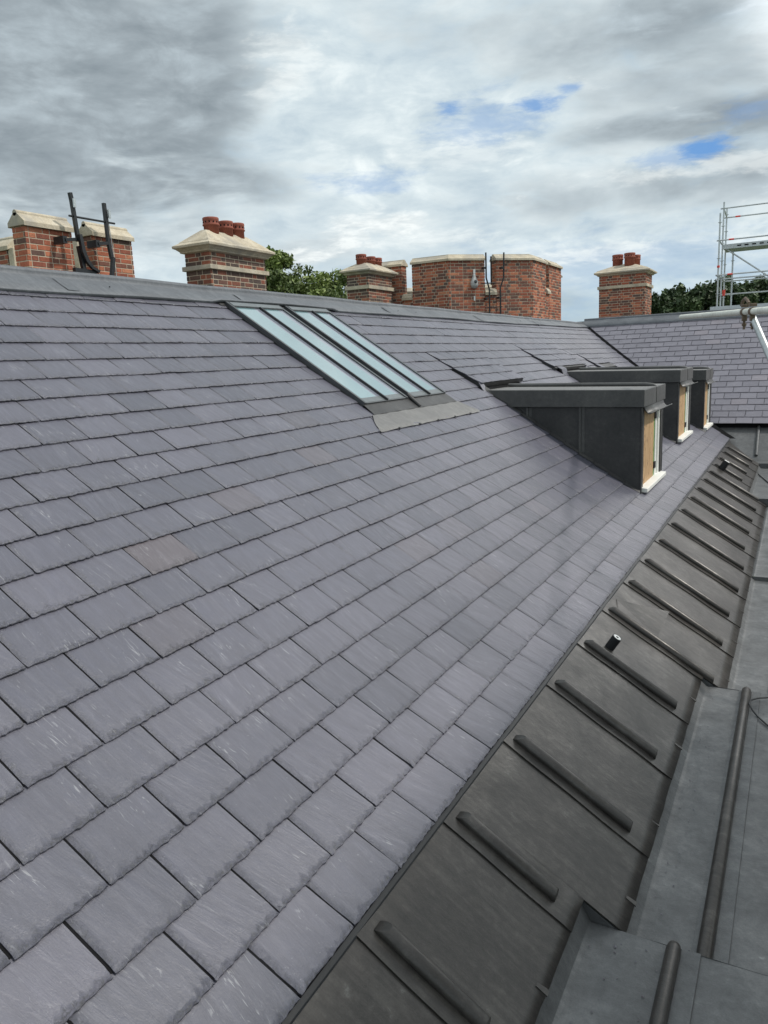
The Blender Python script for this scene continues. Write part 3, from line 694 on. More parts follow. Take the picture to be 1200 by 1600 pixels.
# soil vent pipes through the apron
def vent(x, y, h, rad, label):
    b0 = ap(x, y, 0.0); th_ = thing('vent_pipe', label, 'vent pipe', tuple(b0), 'pipes standing up through the lead apron')
    ax = (an_ + V(0.0, 0, 0.0)).normalized(); m2 = MB().use('black_plastic'); m2.smooth = True
    m2.sweep([b0 - ax * 0.02, b0 + ax * h], rad, 24); m2.build('sleeve', th_)
    u_ = ax.cross(V(0, 1, 0)).normalized(); v_ = ax.cross(u_); m3 = MB().use('white_plastic'); c0 = b0 + ax * (h + 0.001); N = 24
    o_ = [c0 + (u_ * math.cos(2 * math.pi * k / N) + v_ * math.sin(2 * math.pi * k / N)) * rad * 0.82 for k in range(N)]
    i_ = [c0 + (u_ * math.cos(2 * math.pi * k / N) + v_ * math.sin(2 * math.pi * k / N)) * rad * 0.30 for k in range(N)]
    m3.add(o_ + i_, [(k, (k + 1) % N, N + (k + 1) % N, N + k) for k in range(N)]); m3.build('inner_rim', th_)
    m4 = MB().use('dark_gap'); m4.add([p - ax * 0.0004 for p in i_], [tuple(range(N))]); m4.build('bore', th_)
vent(-0.985, 4.70, 0.095, 0.031, 'short black pipe with a white rim standing near the seventh lead roll')
vent(-1.00, 12.72, 0.15, 0.05, 'stubby black pipe standing among the shaded far rolls of the apron')
# ================================================================ SKYLIGHTS
def skylight(y0, y1, label, fl):
    sk = thing('skylight', label, 'skylight', tuple(pmain((y0 + y1) / 2, 12.8, 0)), 'pair of roof windows below the ridge')
    s0, s1 = 12.72, 21.30
    def q(y, s, h): 
        a = pmain(y, s0, 0); b_ = pmain(y, s1, 0); f = (s - s0) / (s1 - s0); x, z, nx, nz = rp(17)
        return a.lerp(b_, f) + V(nx, 0, nz) * h
    def bar(m, ya, yb, sa, sb, ha, hb):
        vs = [q(ya, sa, ha), q(yb, sa, ha), q(yb, sb, ha), q(ya, sb, ha), q(ya, sa, hb), q(yb, sa, hb), q(yb, sb, hb), q(ya, sb, hb)]
        m.add(vs, [(0, 3, 2, 1), (4, 5, 6, 7), (0, 1, 5, 4), (1, 2, 6, 5), (2, 3, 7, 6), (3, 0, 4, 7)])
    m = MB().use('frame_grey')
    bar(m, y0, y0 + 0.030, s0, s1, -0.01, 0.050); bar(m, y1 - 0.036, y1, s0, s1, -0.01, 0.050)
    bar(m, y0 + 0.03, y1 - 0.036, s1 - 0.45, s1, -0.01, 0.048)
    bar(m, y0 + 0.03, y1 - 0.036, s0, s0 + 0.09, -0.01, 0.043)
    m.build('frame', sk, 0.003)
    m = MB().use('frame_pale'); bar(m, y0 + 0.03, y1 - 0.036, s1 - 0.42, s1 - 0.10, 0.049, 0.054); m.build('top_flashing', sk, 0.002)
    ym = (y0 + y1) / 2 + 0.005
    m = MB().use('black_metal'); bar(m, ym - 0.010, ym + 0.010, s0 + 0.02, s1 - 0.42, 0.034, 0.060); m.build('glazing_bar', sk, 0.003)
    for a_, b_ in ((y0 + 0.03, ym - 0.010), (ym + 0.010, y1 - 0.036)):
        m = MB().use('glass'); bar(m, a_, b_ - 0.085, s0 + 0.42, s1 - 0.45, 0.030, 0.038); m.use('reveal'); bar(m, b_ - 0.085, b_, s0 + 0.42, s1 - 0.45, 0.030, 0.038); m.build('pane', sk)
        m = MB().use('frame_pale'); bar(m, a_, b_, s0 + 0.09, s0 + 0.42, 0.030, 0.0385); m.build('bottom_rail', sk)
    return sk
skylight(5.67, 6.50, 'left hand roof window of the pair, its upper glass reflecting blue sky', 0)
skylight(6.60, 7.38, 'right hand roof window of the pair, nearer the dormers', 1)
fl = thing('skylight_flashing', 'pale lead flashing dressed over the slates below the two roof windows', 'flashing', tuple(pmain(6.5, 11, 0)))
m = MB().use('lead_black')
def strip(m, pts): m.add([pmain(*p) for p in pts], [tuple(range(len(pts)))])
strip(m, [(5.64, 12.02, 0.022), (7.42, 12.02, 0.022), (7.40, 12.75, 0.030), (5.66, 12.75, 0.030)])
strip(m, [(6.49, 12.7, 0.012), (6.61, 12.7, 0.012), (6.61, 21.4, 0.012), (6.49, 21.4, 0.012)])
strip(m, [(7.37, 12.0, 0.012), (7.43, 12.0, 0.012), (7.43, 21.4, 0.02), (7.37, 21.4, 0.02)])
strip(m, [(5.66, 12.0, 0.012), (5.72, 12.0, 0.012), (5.72, 21.4, 0.02), (5.66, 21.4, 0.02)])
strip(m, [(5.6, 21.15, 0.02), (7.5, 21.15, 0.02), (7.5, 21.7, 0.03), (5.6, 21.7, 0.03)])
m.build('upper_apron', fl)
m = MB().use('lead_black'); m.smooth = True; m.sweep([pmain(6.535, 12.9, 0.055), pmain(6.535, 12.05, 0.03)], 0.018, 10); m.build('roll', fl)
m = MB().use('lead_pale'); m.smooth = True
rows = []
for j in range(25):
    f = j / 24; y = lerp(5.42, 7.62, f); row = []
    for i in range(9):
        g = i / 8; s = lerp(10.93 + 0.012 * math.sin(y * 9), 12.04, g); yy = lerp(y, lerp(5.62, 7.45, f), g ** 1.5)
        st = 0.0185 if s >= 12 else (0.020 if s > 11.06 else 0.014)
        row.append(pmain(yy, s, st + 0.004 * math.exp(-((s - 11.1) * 4) ** 2) + 0.0025 * math.sin(y * 20 + s * 3)))
    rows.append(row)
m.add([p for q in rows for p in q], [(i * 9 + j, (i + 1) * 9 + j, (i + 1) * 9 + j + 1, i * 9 + j + 1) for i in range(24) for j in range(8)]); m.build('lead_sheet', fl)
for y in (5.75, 6.15, 6.55, 6.95, 7.35):
    m = MB().use('lead_black'); c0 = pmain(y, 10.93, 0.022); m.obox(c0, V(0.83, 0, -0.56), V(0, 1, 0), V(0.56, 0, 0.83), (0.009, 0.013, 0.003)); m.build('clip', fl)
# ================================================================ DORMERS
def dormer(y0, y1, xf, xb, zt, zb, label, k0):
    """y0 near cheek, y1 far cheek, xf front, xb where the roof meets the slates, zt top of roof, zb foot of front"""
    d = thing('dormer', label, 'dormer', (xf, (y0 + y1) / 2, zb), 'boarded dormers along the slate roof')
    zf = zt - 0.185
    def zr(x):
        """height of the slates at x"""
        s = 0.0
        for i in range(231):
            if rp(i * 0.1)[0] >= x: s = i * 0.1
        return rp(s)[1]
    # cheeks
    for yy, nm in ((y0, 'near'), (y1 - 0.05, 'far')):
        m = MB().use('lead_black'); xs = [lerp(xf, xb + 0.2, i / 12) for i in range(13)]
        bot = [V(x, yy, zr(x) - 0.03) for x in xs]; top = [V(x, yy, max(zf + 0.02, zr(x) - 0.02)) for x in xs]
        poly = bot + top[::-1]; n = len(poly)
        m.add(poly + [p + V(0, 0.05, 0) for p in poly], [(i, (i + 1), 2 * 13 - 2 - i, 2 * 13 - 1 - i) for i in range(12)] + [(n + i, n + 2 * 13 - 1 - i, n + 2 * 13 - 2 - i, n + i + 1) for i in range(12)] + [(0, 25, n + 25, n), ])
        ck = m.build('cheek', d)
        if nm == 'near':
            for x in (xf - 0.66, xf - 1.27):
                if zf - zr(x) < 0.05: continue
                m = MB().use('lead_fascia'); m.box((x - 0.014, yy - 0.016, zr(x) + 0.03), (x + 0.012, yy + 0.002, zf + 0.01)); m.box((x + 0.012, yy - 0.004, zr(x) + 0.03), (x + 0.05, yy + 0.001, zf + 0.01)); m.build('seam', ck, 0.003)
    # soaker / black foot of the cheek
    m = MB().use('lead_black')
    for i in range(0, 11):
        s = k0 + i
        a = pmain(y0 - 0.05, s + 0.02, 0.021); b_ = pmain(y0 - 0.05, s + 1.0, 0.012)
        if b_.x < xb - 0.3: break
        m.add([a, b_, b_ + V(0, 0.06, 0.03), a + V(0, 0.06, 0.03), a - V(0, 0, 0.012)], [(0, 1, 2, 3)])
    m.build('soaker', d)
    # corner posts
    for yy, wd in ((y0 - 0.004, 0.12), (y1 - 0.12, 0.124)):
        m = MB().use('lead_black'); m.box((xf - 0.06, yy, zb - 0.03), (xf + 0.012, yy + wd, zf + 0.02)); m.sweep([(xf + 0.005, yy + (0.004 if yy < (y0 + y1) / 2 else wd - 0.004), zb - 0.02), (xf + 0.005, yy + (0.004 if yy < (y0 + y1) / 2 else wd - 0.004), zf)], 0.014, 8); m.build('corner_post', d)
    # window opening
    w_ = MB().use('white_paint'); a = y0 + 0.12; b_ = y1 - 0.124
    w_.box((xf - 0.05, b_ - 0.10, zb), (xf - 0.002, b_, zf)); w_.box((xf - 0.05, a + 0.76 * (b_ - a), zb), (xf - 0.008, a + 0.76 * (b_ - a) + 0.035, zf))
    w_.box((xf - 0.05, a, zf - 0.05), (xf - 0.006, b_, zf + 0.01))
    wf = w_.build('window_frame', d, 0.003)
    m = MB().use('plywood'); m.box((xf - 0.045, a, zb), (xf - 0.012, a + 0.69 * (b_ - a), zf)); bd = m.build('board', d)
    m = MB().use('green_tape'); m.box((xf - 0.04, a + 0.69 * (b_ - a) + 0.01, zb + 0.02), (xf - 0.018, a + 0.755 * (b_ - a), zf)); m.build('tape', wf)
    m = MB().use('white_paint'); m.box((xf - 0.045, a + 0.80 * (b_ - a), zb), (xf - 0.018, b_ - 0.10, zf)); m.build('board', d)
    for zz in (zb + 0.18, zf - 0.16):
        m = MB().use('black_metal'); m.box((xf - 0.02, a + 0.70 * (b_ - a), zz - 0.04), (xf + 0.004, a + 0.78 * (b_ - a), zz + 0.04)); m.build('hinge', wf, 0.003)
    # sill
    m = MB().use('white_paint'); m.add([(xf - 0.04, y0 + 0.05, zb + 0.055), (xf + 0.075, y0 + 0.05, zb + 0.040), (xf + 0.075, y1 - 0.02, zb + 0.040), (xf - 0.04, y1 - 0.02, zb + 0.055),
           (xf - 0.04, y0 + 0.05, zb - 0.005), (xf + 0.075, y0 + 0.05, zb - 0.005), (xf + 0.075, y1 - 0.02, zb - 0.005), (xf - 0.04, y1 - 0.02, zb - 0.005)],
          [(0, 1, 2, 3), (0, 4, 5, 1), (1, 5, 6, 2), (2, 6, 7, 3), (4, 7, 6, 5)]); m.build('sill', d, 0.006)
    # roof slab with deep fascia
    m = MB().use('lead_fascia'); xo = xf + 0.035; ya = y0 - 0.035; yb_ = y1 + 0.03
    zbk = zt + 0.035; xr = xb - 0.05
    top = [V(xo, ya, zt), V(xo, yb_, zt), V(xr, yb_, zbk), V(xr, ya, zbk)]
    low = [V(xo, ya, zf), V(xo, yb_, zf), V(xr + 0.30, yb_, zf + 0.02), V(xr + 0.30, ya, zf + 0.02)]
    m.add(top + low, [(0, 1, 2, 3), (0, 4, 5, 1), (1, 5, 6, 2), (3, 7, 4, 0), (4, 7, 6, 5)])
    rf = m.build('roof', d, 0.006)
    m = MB().use('lead_pale'); m.add([V(xo - 0.01, ya + 0.01, zt + 0.002), V(xo, yb_, zt + 0.002), V(xr - 0.1, yb_, zbk + 0.004), V(xr - 0.1, ya, zbk + 0.004)], [(0, 1, 2, 3)]); m.build('top_sheet', rf)  # same lead as the fascia, sky reflection put into a paler colour
    ym = (y0 + y1) / 2 + 0.12
    m = MB().use('lead_fascia'); m.smooth = True; m.sweep([(xr + 0.05, ym, zbk + 0.020), (xo - 0.14, ym, zt + 0.024), (xo - 0.05, ym, zt + 0.012), (xo - 0.01, ym, zt - 0.004)], [0.026, 0.026, 0.024, 0.014], 12); m.build('roll', rf)
    for yy in (ya + 0.55 * (yb_ - ya), ):
        m = MB().use('lead_fascia'); m.box((xo - 0.002, yy - 0.03, zf + 0.006), (xo + 0.005, yy + 0.03, zt - 0.006)); m.build('fascia_seam', rf, 0.002)
    # curled drip flashing under the fascia
    m = MB().use('lead_fascia'); m.smooth = True; rows = []
    for y in (ya + 0.05, yb_ - 0.16):
        rows.append([V(xo + dx_, y, zf + dz_) for dx_, dz_ in ((-0.03, 0.02), (-0.012, -0.015), (0.004, -0.045), (0.028, -0.072), (0.055, -0.078), (0.07, -0.068), (0.066, -0.062), (0.05, -0.068), (0.03, -0.062), (0.010, -0.035), (0.0, 0.0))])
    n = len(rows[0]); m.add(rows[0] + rows[1], [(j, j + 1, n + j + 1, n + j) for j in range(n - 1)] + [tuple(range(n))[::-1], tuple(range(n, 2 * n))])
    m.sweep([(xo + 0.062, yb_ - 0.17, zf - 0.068), (xo + 0.075, yb_ + 0.04, zf - 0.066)], 0.006, 6); m.build('drip_flashing', d)
    return d
dormer(8.58, 9.98, -1.49, -3.27, -0.405, -1.53, 'nearest of the three dormers, its whole dark lead cheek in view', 2)
dormer(12.56, 14.05, -1.645, -3.38, -0.305, -1.415, 'middle dormer with dark lead cheek partly hidden by the nearest one', 3)
dormer(15.22, 16.42, -1.545, -3.30, -0.385, -1.49, 'farthest dormer beside the far purple slates, hardly more than its front in view', 2)
# ================================================================ BRICKWORK
def brick_block(mb, poly, z0, z1, mt='brick_red', dark=0.3, skip=()):
    """solid with a Flemish-bond brick face on every side of the CCW polygon"""
    n = len(poly); mb.use('mortar'); c0 = V(sum(p[0] for p in poly) / n, sum(p[1] for p in poly) / n, 0)
    nc = max(1, round((z1 - z0) / 0.075)); ch = (z1 - z0) / nc
    inner = []
    for i in range(n):
        p = V(poly[i][0], poly[i][1], 0); a = V(*poly[i - 1], 0); b_ = V(*poly[(i + 1) % n], 0)
        e1 = (p - a).normalized(); e2 = (b_ - p).normalized(); n1 = V(e1.y, -e1.x, 0); n2 = V(e2.y, -e2.x, 0); bis = (n1 + n2).normalized()
        inner.append(p - bis * (0.005 / max(0.3, bis.dot(n1))))
    mb.prism([(p.x, p.y) for p in inner], z0, z1 - 0.002)
    mb.use(mt)
    for i in range(n):
        if i in skip: continue
        p = V(*poly[i], 0); q = V(*poly[(i + 1) % n], 0); L = (q - p).length; e = (q - p).normalized(); nn = V(e.y, -e.x, 0)
        for c in range(nc):
            za = z0 + c * ch + 0.006; zb_ = z0 + (c + 1) * ch - 0.006
            x = -0.165 if (c + i) % 2 else 0.0; hd = ((c + i) % 2 == 0)
            if (c % 2): x = -0.05
            kk = c % 2
            while x < L:
                w_ = 0.215 if kk % 2 == 0 else 0.103
                a = max(x, 0.0); b_ = min(x + w_, L)
                if b_ - a > 0.02:
                    r1 = R_(); tn = U(0, 0.3) if (r1 < dark or (kk % 2 and r1 < dark + 0.25)) else U(0.3, 1.0)
                    mb.tone = (tn, 0, R_()); pr = U(-0.0015, 0.0015); j1 = U(-0.002, 0.002)
                    o_ = p + e * a + V(0, 0, za + j1) + nn * pr; u_ = e * (b_ - a); w2 = V(0, 0, zb_ - za); dd = nn * -0.02
                    bv = 0.004
                    f_ = [o_ + e * bv + V(0, 0, bv), o_ + u_ - e * bv + V(0, 0, bv), o_ + u_ - e * bv + w2 - V(0, 0, bv), o_ + e * bv + w2 - V(0, 0, bv)]
                    if a == 0.0: f_[0] = o_ + V(0, 0, bv); f_[3] = o_ + w2 - V(0, 0, bv)
                    if b_ == L: f_[1] = o_ + u_ + V(0, 0, bv); f_[2] = o_ + u_ + w2 - V(0, 0, bv)
                    k_ = [o_ + dd, o_ + u_ + dd, o_ + u_ + w2 + dd, o_ + w2 + dd]
                    k2 = [o_ - nn * .004, o_ + u_ - nn * .004, o_ + u_ + w2 - nn * .004, o_ + w2 - nn * .004]
                    mb.add(f_ + k2, [(0, 1, 2, 3), (0, 4, 5, 1), (1, 5, 6, 2), (2, 6, 7, 3), (3, 7, 4, 0)])
                x += w_ + 0.012; kk += 1
def rect(x0, y0, x1, y1): return [(x0, y0), (x1, y0), (x1, y1), (x0, y1)]
def rring(x0, y0, x1, y1, o, z): return [V(x0 - o, y0 - o, z), V(x1 + o, y0 - o, z), V(x1 + o, y1 + o, z), V(x0 - o, y1 + o, z)]
def chimney(x0, y0, x1, y1, zband, zbt, ztop, zcl, zch, zap, pots, label, mt, dark):
    c = thing('chimney', label, 'chimney', ((x0 + x1) / 2, (y0 + y1) / 2, 0.3), 'brick chimney stacks beyond the ridge')
    m = MB(); brick_block(m, rect(x0, y0, x1, y1), 0.3 - 0.0, zband, mt, dark); brick_block(m, rect(x0, y0, x1, y1), zbt, ztop, mt, dark + 0.1)
    m.use('mortar'); m.box((x0 + .02, y0 + .02, -1.8), (x1 - .02, y1 - .02, 0.3)); m.build('brick_stack', c)
    m = MB().use('stone'); m.box((x0 - 0.045, y0 - 0.045, zband), (x1 + 0.045, y1 + 0.045, zbt)); m.build('stone_band', c, 0.006)
    m = MB().use('stone'); H = zch - zcl
    w2 = (x1 - x0) / 2; 
    rr = [rring(x0, y0, x1, y1, 0.012, ztop), rring(x0, y0, x1, y1, 0.05, ztop + 0.012), rring(x0, y0, x1, y1, 0.055, ztop + 0.03), rring(x0, y0, x1, y1, 0.10, zcl - 0.015), rring(x0, y0, x1, y1, 0.135, zcl), rring(x0, y0, x1, y1, 0.138, zcl + H * 0.45),
          rring(x0, y0, x1, y1, 0.06, zch), rring(x0, y0, x1, y1, 0.055, zch + 0.012), rring(x0, y0, x1, y1, -w2 * 0.45, lerp(zch, zap, 0.68)), rring(x0, y0, x1, y1, -w2 * 0.80, zap)]
    m.rings(rr); m.build('stone_cap', c, 0.004)
    for (px_, py_, zz, rad, hgt) in pots:
        m = MB().use('terracotta'); m.smooth = True
        m.lathe((px_, py_, zz), [(rad * 0.93, -0.12), (rad * 0.93, hgt * 0.50), (rad * 1.04, hgt * 0.52), (rad * 1.07, hgt * 0.58), (rad * 0.98, hgt * 0.63), (rad * 0.98, hgt * 0.80), (rad * 1.02, hgt * 0.84), (rad * 1.02, hgt * 0.97), (rad * 0.95, hgt), (rad * 0.7, hgt), (rad * 0.7, hgt - 0.06), (0.001, hgt - 0.06)])
        pt = m.build('chimney_pot', c)
        m = MB().use('dark_gap')
        for k in range(12):
            a = 2 * math.pi * k / 12; e = V(math.cos(a), math.sin(a), 0); m.obox(V(px_, py_, zz + hgt * 0.72) + e * rad * 0.975, V(-e.y, e.x, 0), V(0, 0, 1), e, (0.011, 0.012, 0.004))
        m.build('vent_holes', pt)
    return c
chimney(-8.88, 9.83, -8.37, 11.29, 1.60, 1.67, 1.87, 1.955, 2.035, 2.245, [(-8.62, 10.23, 2.19, 0.130, 0.265), (-8.62, 10.60, 2.19, 0.125, 0.255), (-8.62, 10.90, 2.19, 0.125, 0.26)],
        'brown brick chimney stack with three red pots, second feature from the left behind the ridge', 'brick_brown', 0.35)
chimney(-10.25, 17.22, -9.63, 18.50, 1.85, 1.94, 2.21, 2.28, 2.36, 2.53, [(-9.94, 17.46, 2.46, 0.135, 0.26), (-9.94, 17.95, 2.46, 0.13, 0.25), (-9.94, 18.30, 2.46, 0.13, 0.25)],
        'brick chimney stack with three red pots standing just left of the octagonal brick turret', 'brick_brown', 0.25)
chimney(-5.66, 24.83, -4.27, 25.95, 1.94, 2.03, 2.33, 2.395, 2.48, 2.70, [(-5.21, 25.36, 2.66, 0.165, 0.33), (-4.82, 25.20, 2.70, 0.165, 0.29), (-4.72, 25.62, 2.66, 0.15, 0.30)],
        'orange brick chimney stack with two red pots standing alone before the trees on the right', 'brick_red', 0.42)
# ---- parapet pieces with stone copings
def coping(mb, p, q, w_, z, h, over=0.05, roll_=True, ext=0.03):
    """saddle-back coping along p->q over a wall of half width w_"""
    mb.use('stone'); e = (q - p).normalized(); nn = V(e.y, -e.x, 0); a = p - e * ext; b_ = q + e * ext; o = w_ + over; 
    pr = [nn * o + V(0, 0, z - 0.012), nn * (o - 0.02) + V(0, 0, z), nn * w_ * 0.9 + V(0, 0, z), nn * -w_ * 0.9 + V(0, 0, z), nn * -(o - 0.02) + V(0, 0, z), nn * -o + V(0, 0, z - 0.012),
          nn * -o + V(0, 0, z + h * 0.25), nn * -0.03 + V(0, 0, z + h * 0.88), nn * 0.03 + V(0, 0, z + h * 0.88), nn * o + V(0, 0, z + h * 0.25)]
    pr = [pr[0], pr[1], pr[2], pr[3], pr[4], pr[5], pr[6], pr[7], pr[8], pr[9]]
    mb.ext([Vector(x) for x in pr][::-1], a, b_)
    if roll_:
        mb.smooth = True; mb.sweep([a + V(0, 0, z + h * 0.86), b_ + V(0, 0, z + h * 0.86)], 0.042, 12); mb.smooth = False
def wall_rect(p, q, w_):
    e = (q - p).normalized(); nn = V(e.y, -e.x, 0)
    return [tuple((p + nn * w_).xy), tuple((q + nn * w_).xy), tuple((q - nn * w_).xy), tuple((p - nn * w_).xy)]
# left battlement
bt = thing('battlement', 'red brick battlement with pale stone copings at the left edge behind the ridge', 'battlement', (-9.5, 8.2, 0.8))
for y0, y1 in ((7.34, 8.12), (8.50, 9.27)):
    m = MB(); brick_block(m, rect(-9.72, y0, -9.46, y1), 0.84, 2.07 if y0 < 8 else 2.08, 'brick_red', 0.22); mer = m.build('merlon', bt)
    m = MB(); coping(m, V(-9.59, y0, 0), V(-9.59, y1, 0), 0.13, 2.075, 0.20, 0.045); m.build('coping', mer, 0.004)
m = MB(); brick_block(m, rect(-9.70, 8.12, -9.475, 8.50), 0.84, 1.44, 'brick_red', 0.22); m.use('mortar'); m.box((-9.7, 5.5, -1.5), (-9.48, 9.27, 0.84)); brick_block(m, rect(-9.70, 6.3, -9.475, 7.34), 0.84, 1.36, 'brick_red', 0.2); m.build('crenel_wall', bt)
m = MB().use('stone'); m.box((-9.75, 8.12, 1.44), (-9.40, 8.50, 1.50)); m.box((-9.75, 6.3, 1.36), (-9.40, 7.36, 1.45)); m.build('crenel_sill', bt, 0.008)
m = MB(); brick_block(m, rect(-11.75, 8.50, -11.45, 9.05), 1.2, 2.08, 'brick_red', 0.3); mer = m.build('merlon', bt)
m = MB(); coping(m, V(-11.75, 8.66, 0), V(-11.42, 8.66, 0), 0.14, 2.08, 0.22, 0.05); m.build('coping', mer, 0.004)
m = MB().use('stone'); m.box((-11.43, 8.5, 1.2), (-11.30, 9.0, 2.10)); m.box((-11.05, 9.45, 1.2), (-10.9, 9.7, 2.3)); m.build('stone_jamb', bt, 0.01)
m = MB(); brick_block(m, rect(-11.2, 9.5, -10.9, 9.95), 1.0, 2.02, 'brick_red', 0.3); m.build('merlon', bt)
# octagonal turret
tu = thing('octagonal_turret', 'big octagonal red brick turret with pale stone copings and crenels right of centre', 'turret', (-9, 21, 0.8))
C0 = V(-8.10, 18.74, 0); DD = V(1, 1, 0).normalized(); C1 = C0 + DD * 2.40; C2 = C1 + V(0, 2.75, 0)
ZT = 2.51; HW = 0.15
def merlon(pts, z1, zc=True):
    """pts: outer face line points; builds brick polygon of 0.3 thick wall following them"""
    outer = [Vector(p) for p in pts]; inn = []
    for i, p in enumerate(outer):
        es = []
        if i > 0: es.append((p - outer[i - 1]).normalized())
        if i < len(outer) - 1: es.append((outer[i + 1] - p).normalized())
        ns = [V(e.y, -e.x, 0) for e in es]; bis = sum(ns, V(0, 0, 0)).normalized(); inn.append((p, bis, max(0.5, bis.dot(ns[0]))))
    poly = [tuple(p.xy) for p in outer] + [tuple((p - b_ * (0.30 / d_)).xy) for p, b_, d_ in inn[::-1]]
    m = MB(); brick_block(m, poly, 0.84, z1, 'brick_red', 0.34); o = m.build('merlon', tu)
    # coping: swept saddle profile mitred at the corner
    m = MB().use('stone'); H = 0.165; rings_ = []
    for i, (p, b_, d_) in enumerate(inn):
        ext_ = V(0, 0, 0)
        if i == 0: ext_ = -(outer[1] - outer[0]).normalized() * 0.03
        if i == len(inn) - 1: ext_ = (outer[-1] - outer[-2]).normalized() * 0.03
        P_ = lambda off, z: p + ext_ + b_ * (off / d_) + V(0, 0, z1 + z)
        rings_.append([P_(0.05, -0.01), P_(0.05, 0.045), P_(-0.10, H - 0.02), P_(-0.11, H), P_(-0.19, H), P_(-0.20, H - 0.02), P_(-0.35, 0.045), P_(-0.35, -0.01), P_(-0.28, 0.002), P_(-0.02, 0.002)])
    m.rings(rings_); m.build('coping', o, 0.004)
    return o
f1 = V(-1, 0, 0)
merlon([C0 + f1 * 1.05, C0, C0 + DD * 1.01], ZT)
merlon([C0 + DD * 1.34, C1, C1 + V(0, 1.22, 0)], ZT)
merlon([C1 + V(0, 1.52, 0), C2, C2 + V(-1, 1, 0).normalized() * 0.9], ZT)
merlon([C0 + f1 * 2.4 + V(-1, 1, 0).normalized() * 0.6, C0 + f1 * 2.4, C0 + f1 * 1.36], ZT)
def crenel(a, b_, zs):
    e = (b_ - a).normalized(); nn = V(e.y, -e.x, 0)
    m = MB(); brick_block(m, [tuple((a - nn * 0.006).xy), tuple((b_ - nn * 0.006).xy), tuple((b_ - nn * 0.29).xy), tuple((a - nn * 0.29).xy)], 0.84, zs, 'brick_red', 0.3); o = m.build('crenel_wall', tu)
    m = MB().use('stone'); aa = a + e * 0.003; bb = b_ - e * 0.003
    pr = [nn * 0.06 + V(0, 0, zs - 0.01), nn * 0.06 + V(0, 0, zs + 0.06), nn * 0.02 + V(0, 0, zs + 0.10), nn * 0.01 + V(0, 0, zs + 0.13), nn * -0.06 + V(0, 0, zs + 0.17), nn * -0.32 + V(0, 0, zs + 0.17), nn * -0.32 + V(0, 0, zs - 0.01)]
    m.ext(pr[::-1], aa, bb); m.build('crenel_sill', o, 0.004)
crenel(C0 + f1 * 1.36, C0 + f1 * 1.05, 1.62); crenel(C0 + DD * 1.01, C0 + DD * 1.34, 1.64); crenel(C1 + V(0, 1.22, 0), C1 + V(0, 1.52, 0), 1.72)
# rear faces, pale inside
back = [C2, C2 + V(-1, 1, 0) * 1.7, C2 + V(-4.1, 1.7, 0), V(-12.2, 23.2, 0), V(-12.2, 20.45, 0), C0 + f1 * 2.4]
m = MB().use('stone')
for a, b_ in zip(back, back[1:]):
    e = (b_ - a).normalized(); nn = V(e.y, -e.x, 0)
    m.ext([nn * 0 + V(0, 0, 0.84), nn * 0 + V(0, 0, 2.26), nn * 0.0 + V(0, 0, 2.26), nn * -0.28 + V(0, 0, 2.26), nn * -0.28 + V(0, 0, 0.84)], a, b_)
    m.ext([nn * 0.05 + V(0, 0, 2.26), nn * 0.05 + V(0, 0, 2.30), nn * -0.12 + V(0, 0, 2.42), nn * -0.16 + V(0, 0, 2.42), nn * -0.34 + V(0, 0, 2.30), nn * -0.34 + V(0, 0, 2.26)], a, b_)
m.build('rear_wall', tu, 0.0)
# lamp on the turret
N2 = V(1, -1, 0).normalized(); lp = C0 + DD * 0.70 + V(0, 0, 1.97)
lamp = thing('wall_lamp', 'grey rounded bulkhead fitting fixed to the front face of the octagonal turret', 'wall lamp', tuple(lp))
m = MB().use('lamp_grey'); m.smooth = True
rings_ = []
for i, (z_, r1) in enumerate([(-0.17, 0.02), (-0.15, 0.075), (-0.08, 0.11), (0.0, 0.105), (0.08, 0.07), (0.13, 0.045), (0.20, 0.04), (0.22, 0.01)]):
    rings_.append([lp + V(0, 0, z_) + N2 * 0.02 + DD * (math.cos(2 * math.pi * k / 14) * r1) + N2 * (max(-0.02, math.sin(2 * math.pi * k / 14) * r1 * 0.9)) for k in range(14)])
m.rings(rings_); m.build('housing', lamp)
m = MB().use('white_plastic'); m.obox(lp + V(0, 0, 0.26) + N2 * 0.03, DD, V(0, 0, 1), N2, (0.03, 0.05, 0.02)); m.obox(lp + V(0, 0, -0.42) + N2 * 0.015, DD, V(0, 0, 1), N2, (0.02, 0.06, 0.012)); m.build('bracket', lamp, 0.006)
m = MB().use('frame_grey'); m.smooth = True; m.lathe((0, 0, 0), [(0.04, 0), (0.045, 0.01), (0.03, 0.02), (0.001, 0.02)], 14)
m.v = [tuple(lp + N2 * (0.115 + v[2]) + DD * v[0] + V(0, 0, v[1] + 0.0)) for v in m.v]; m.build('lens', lamp)
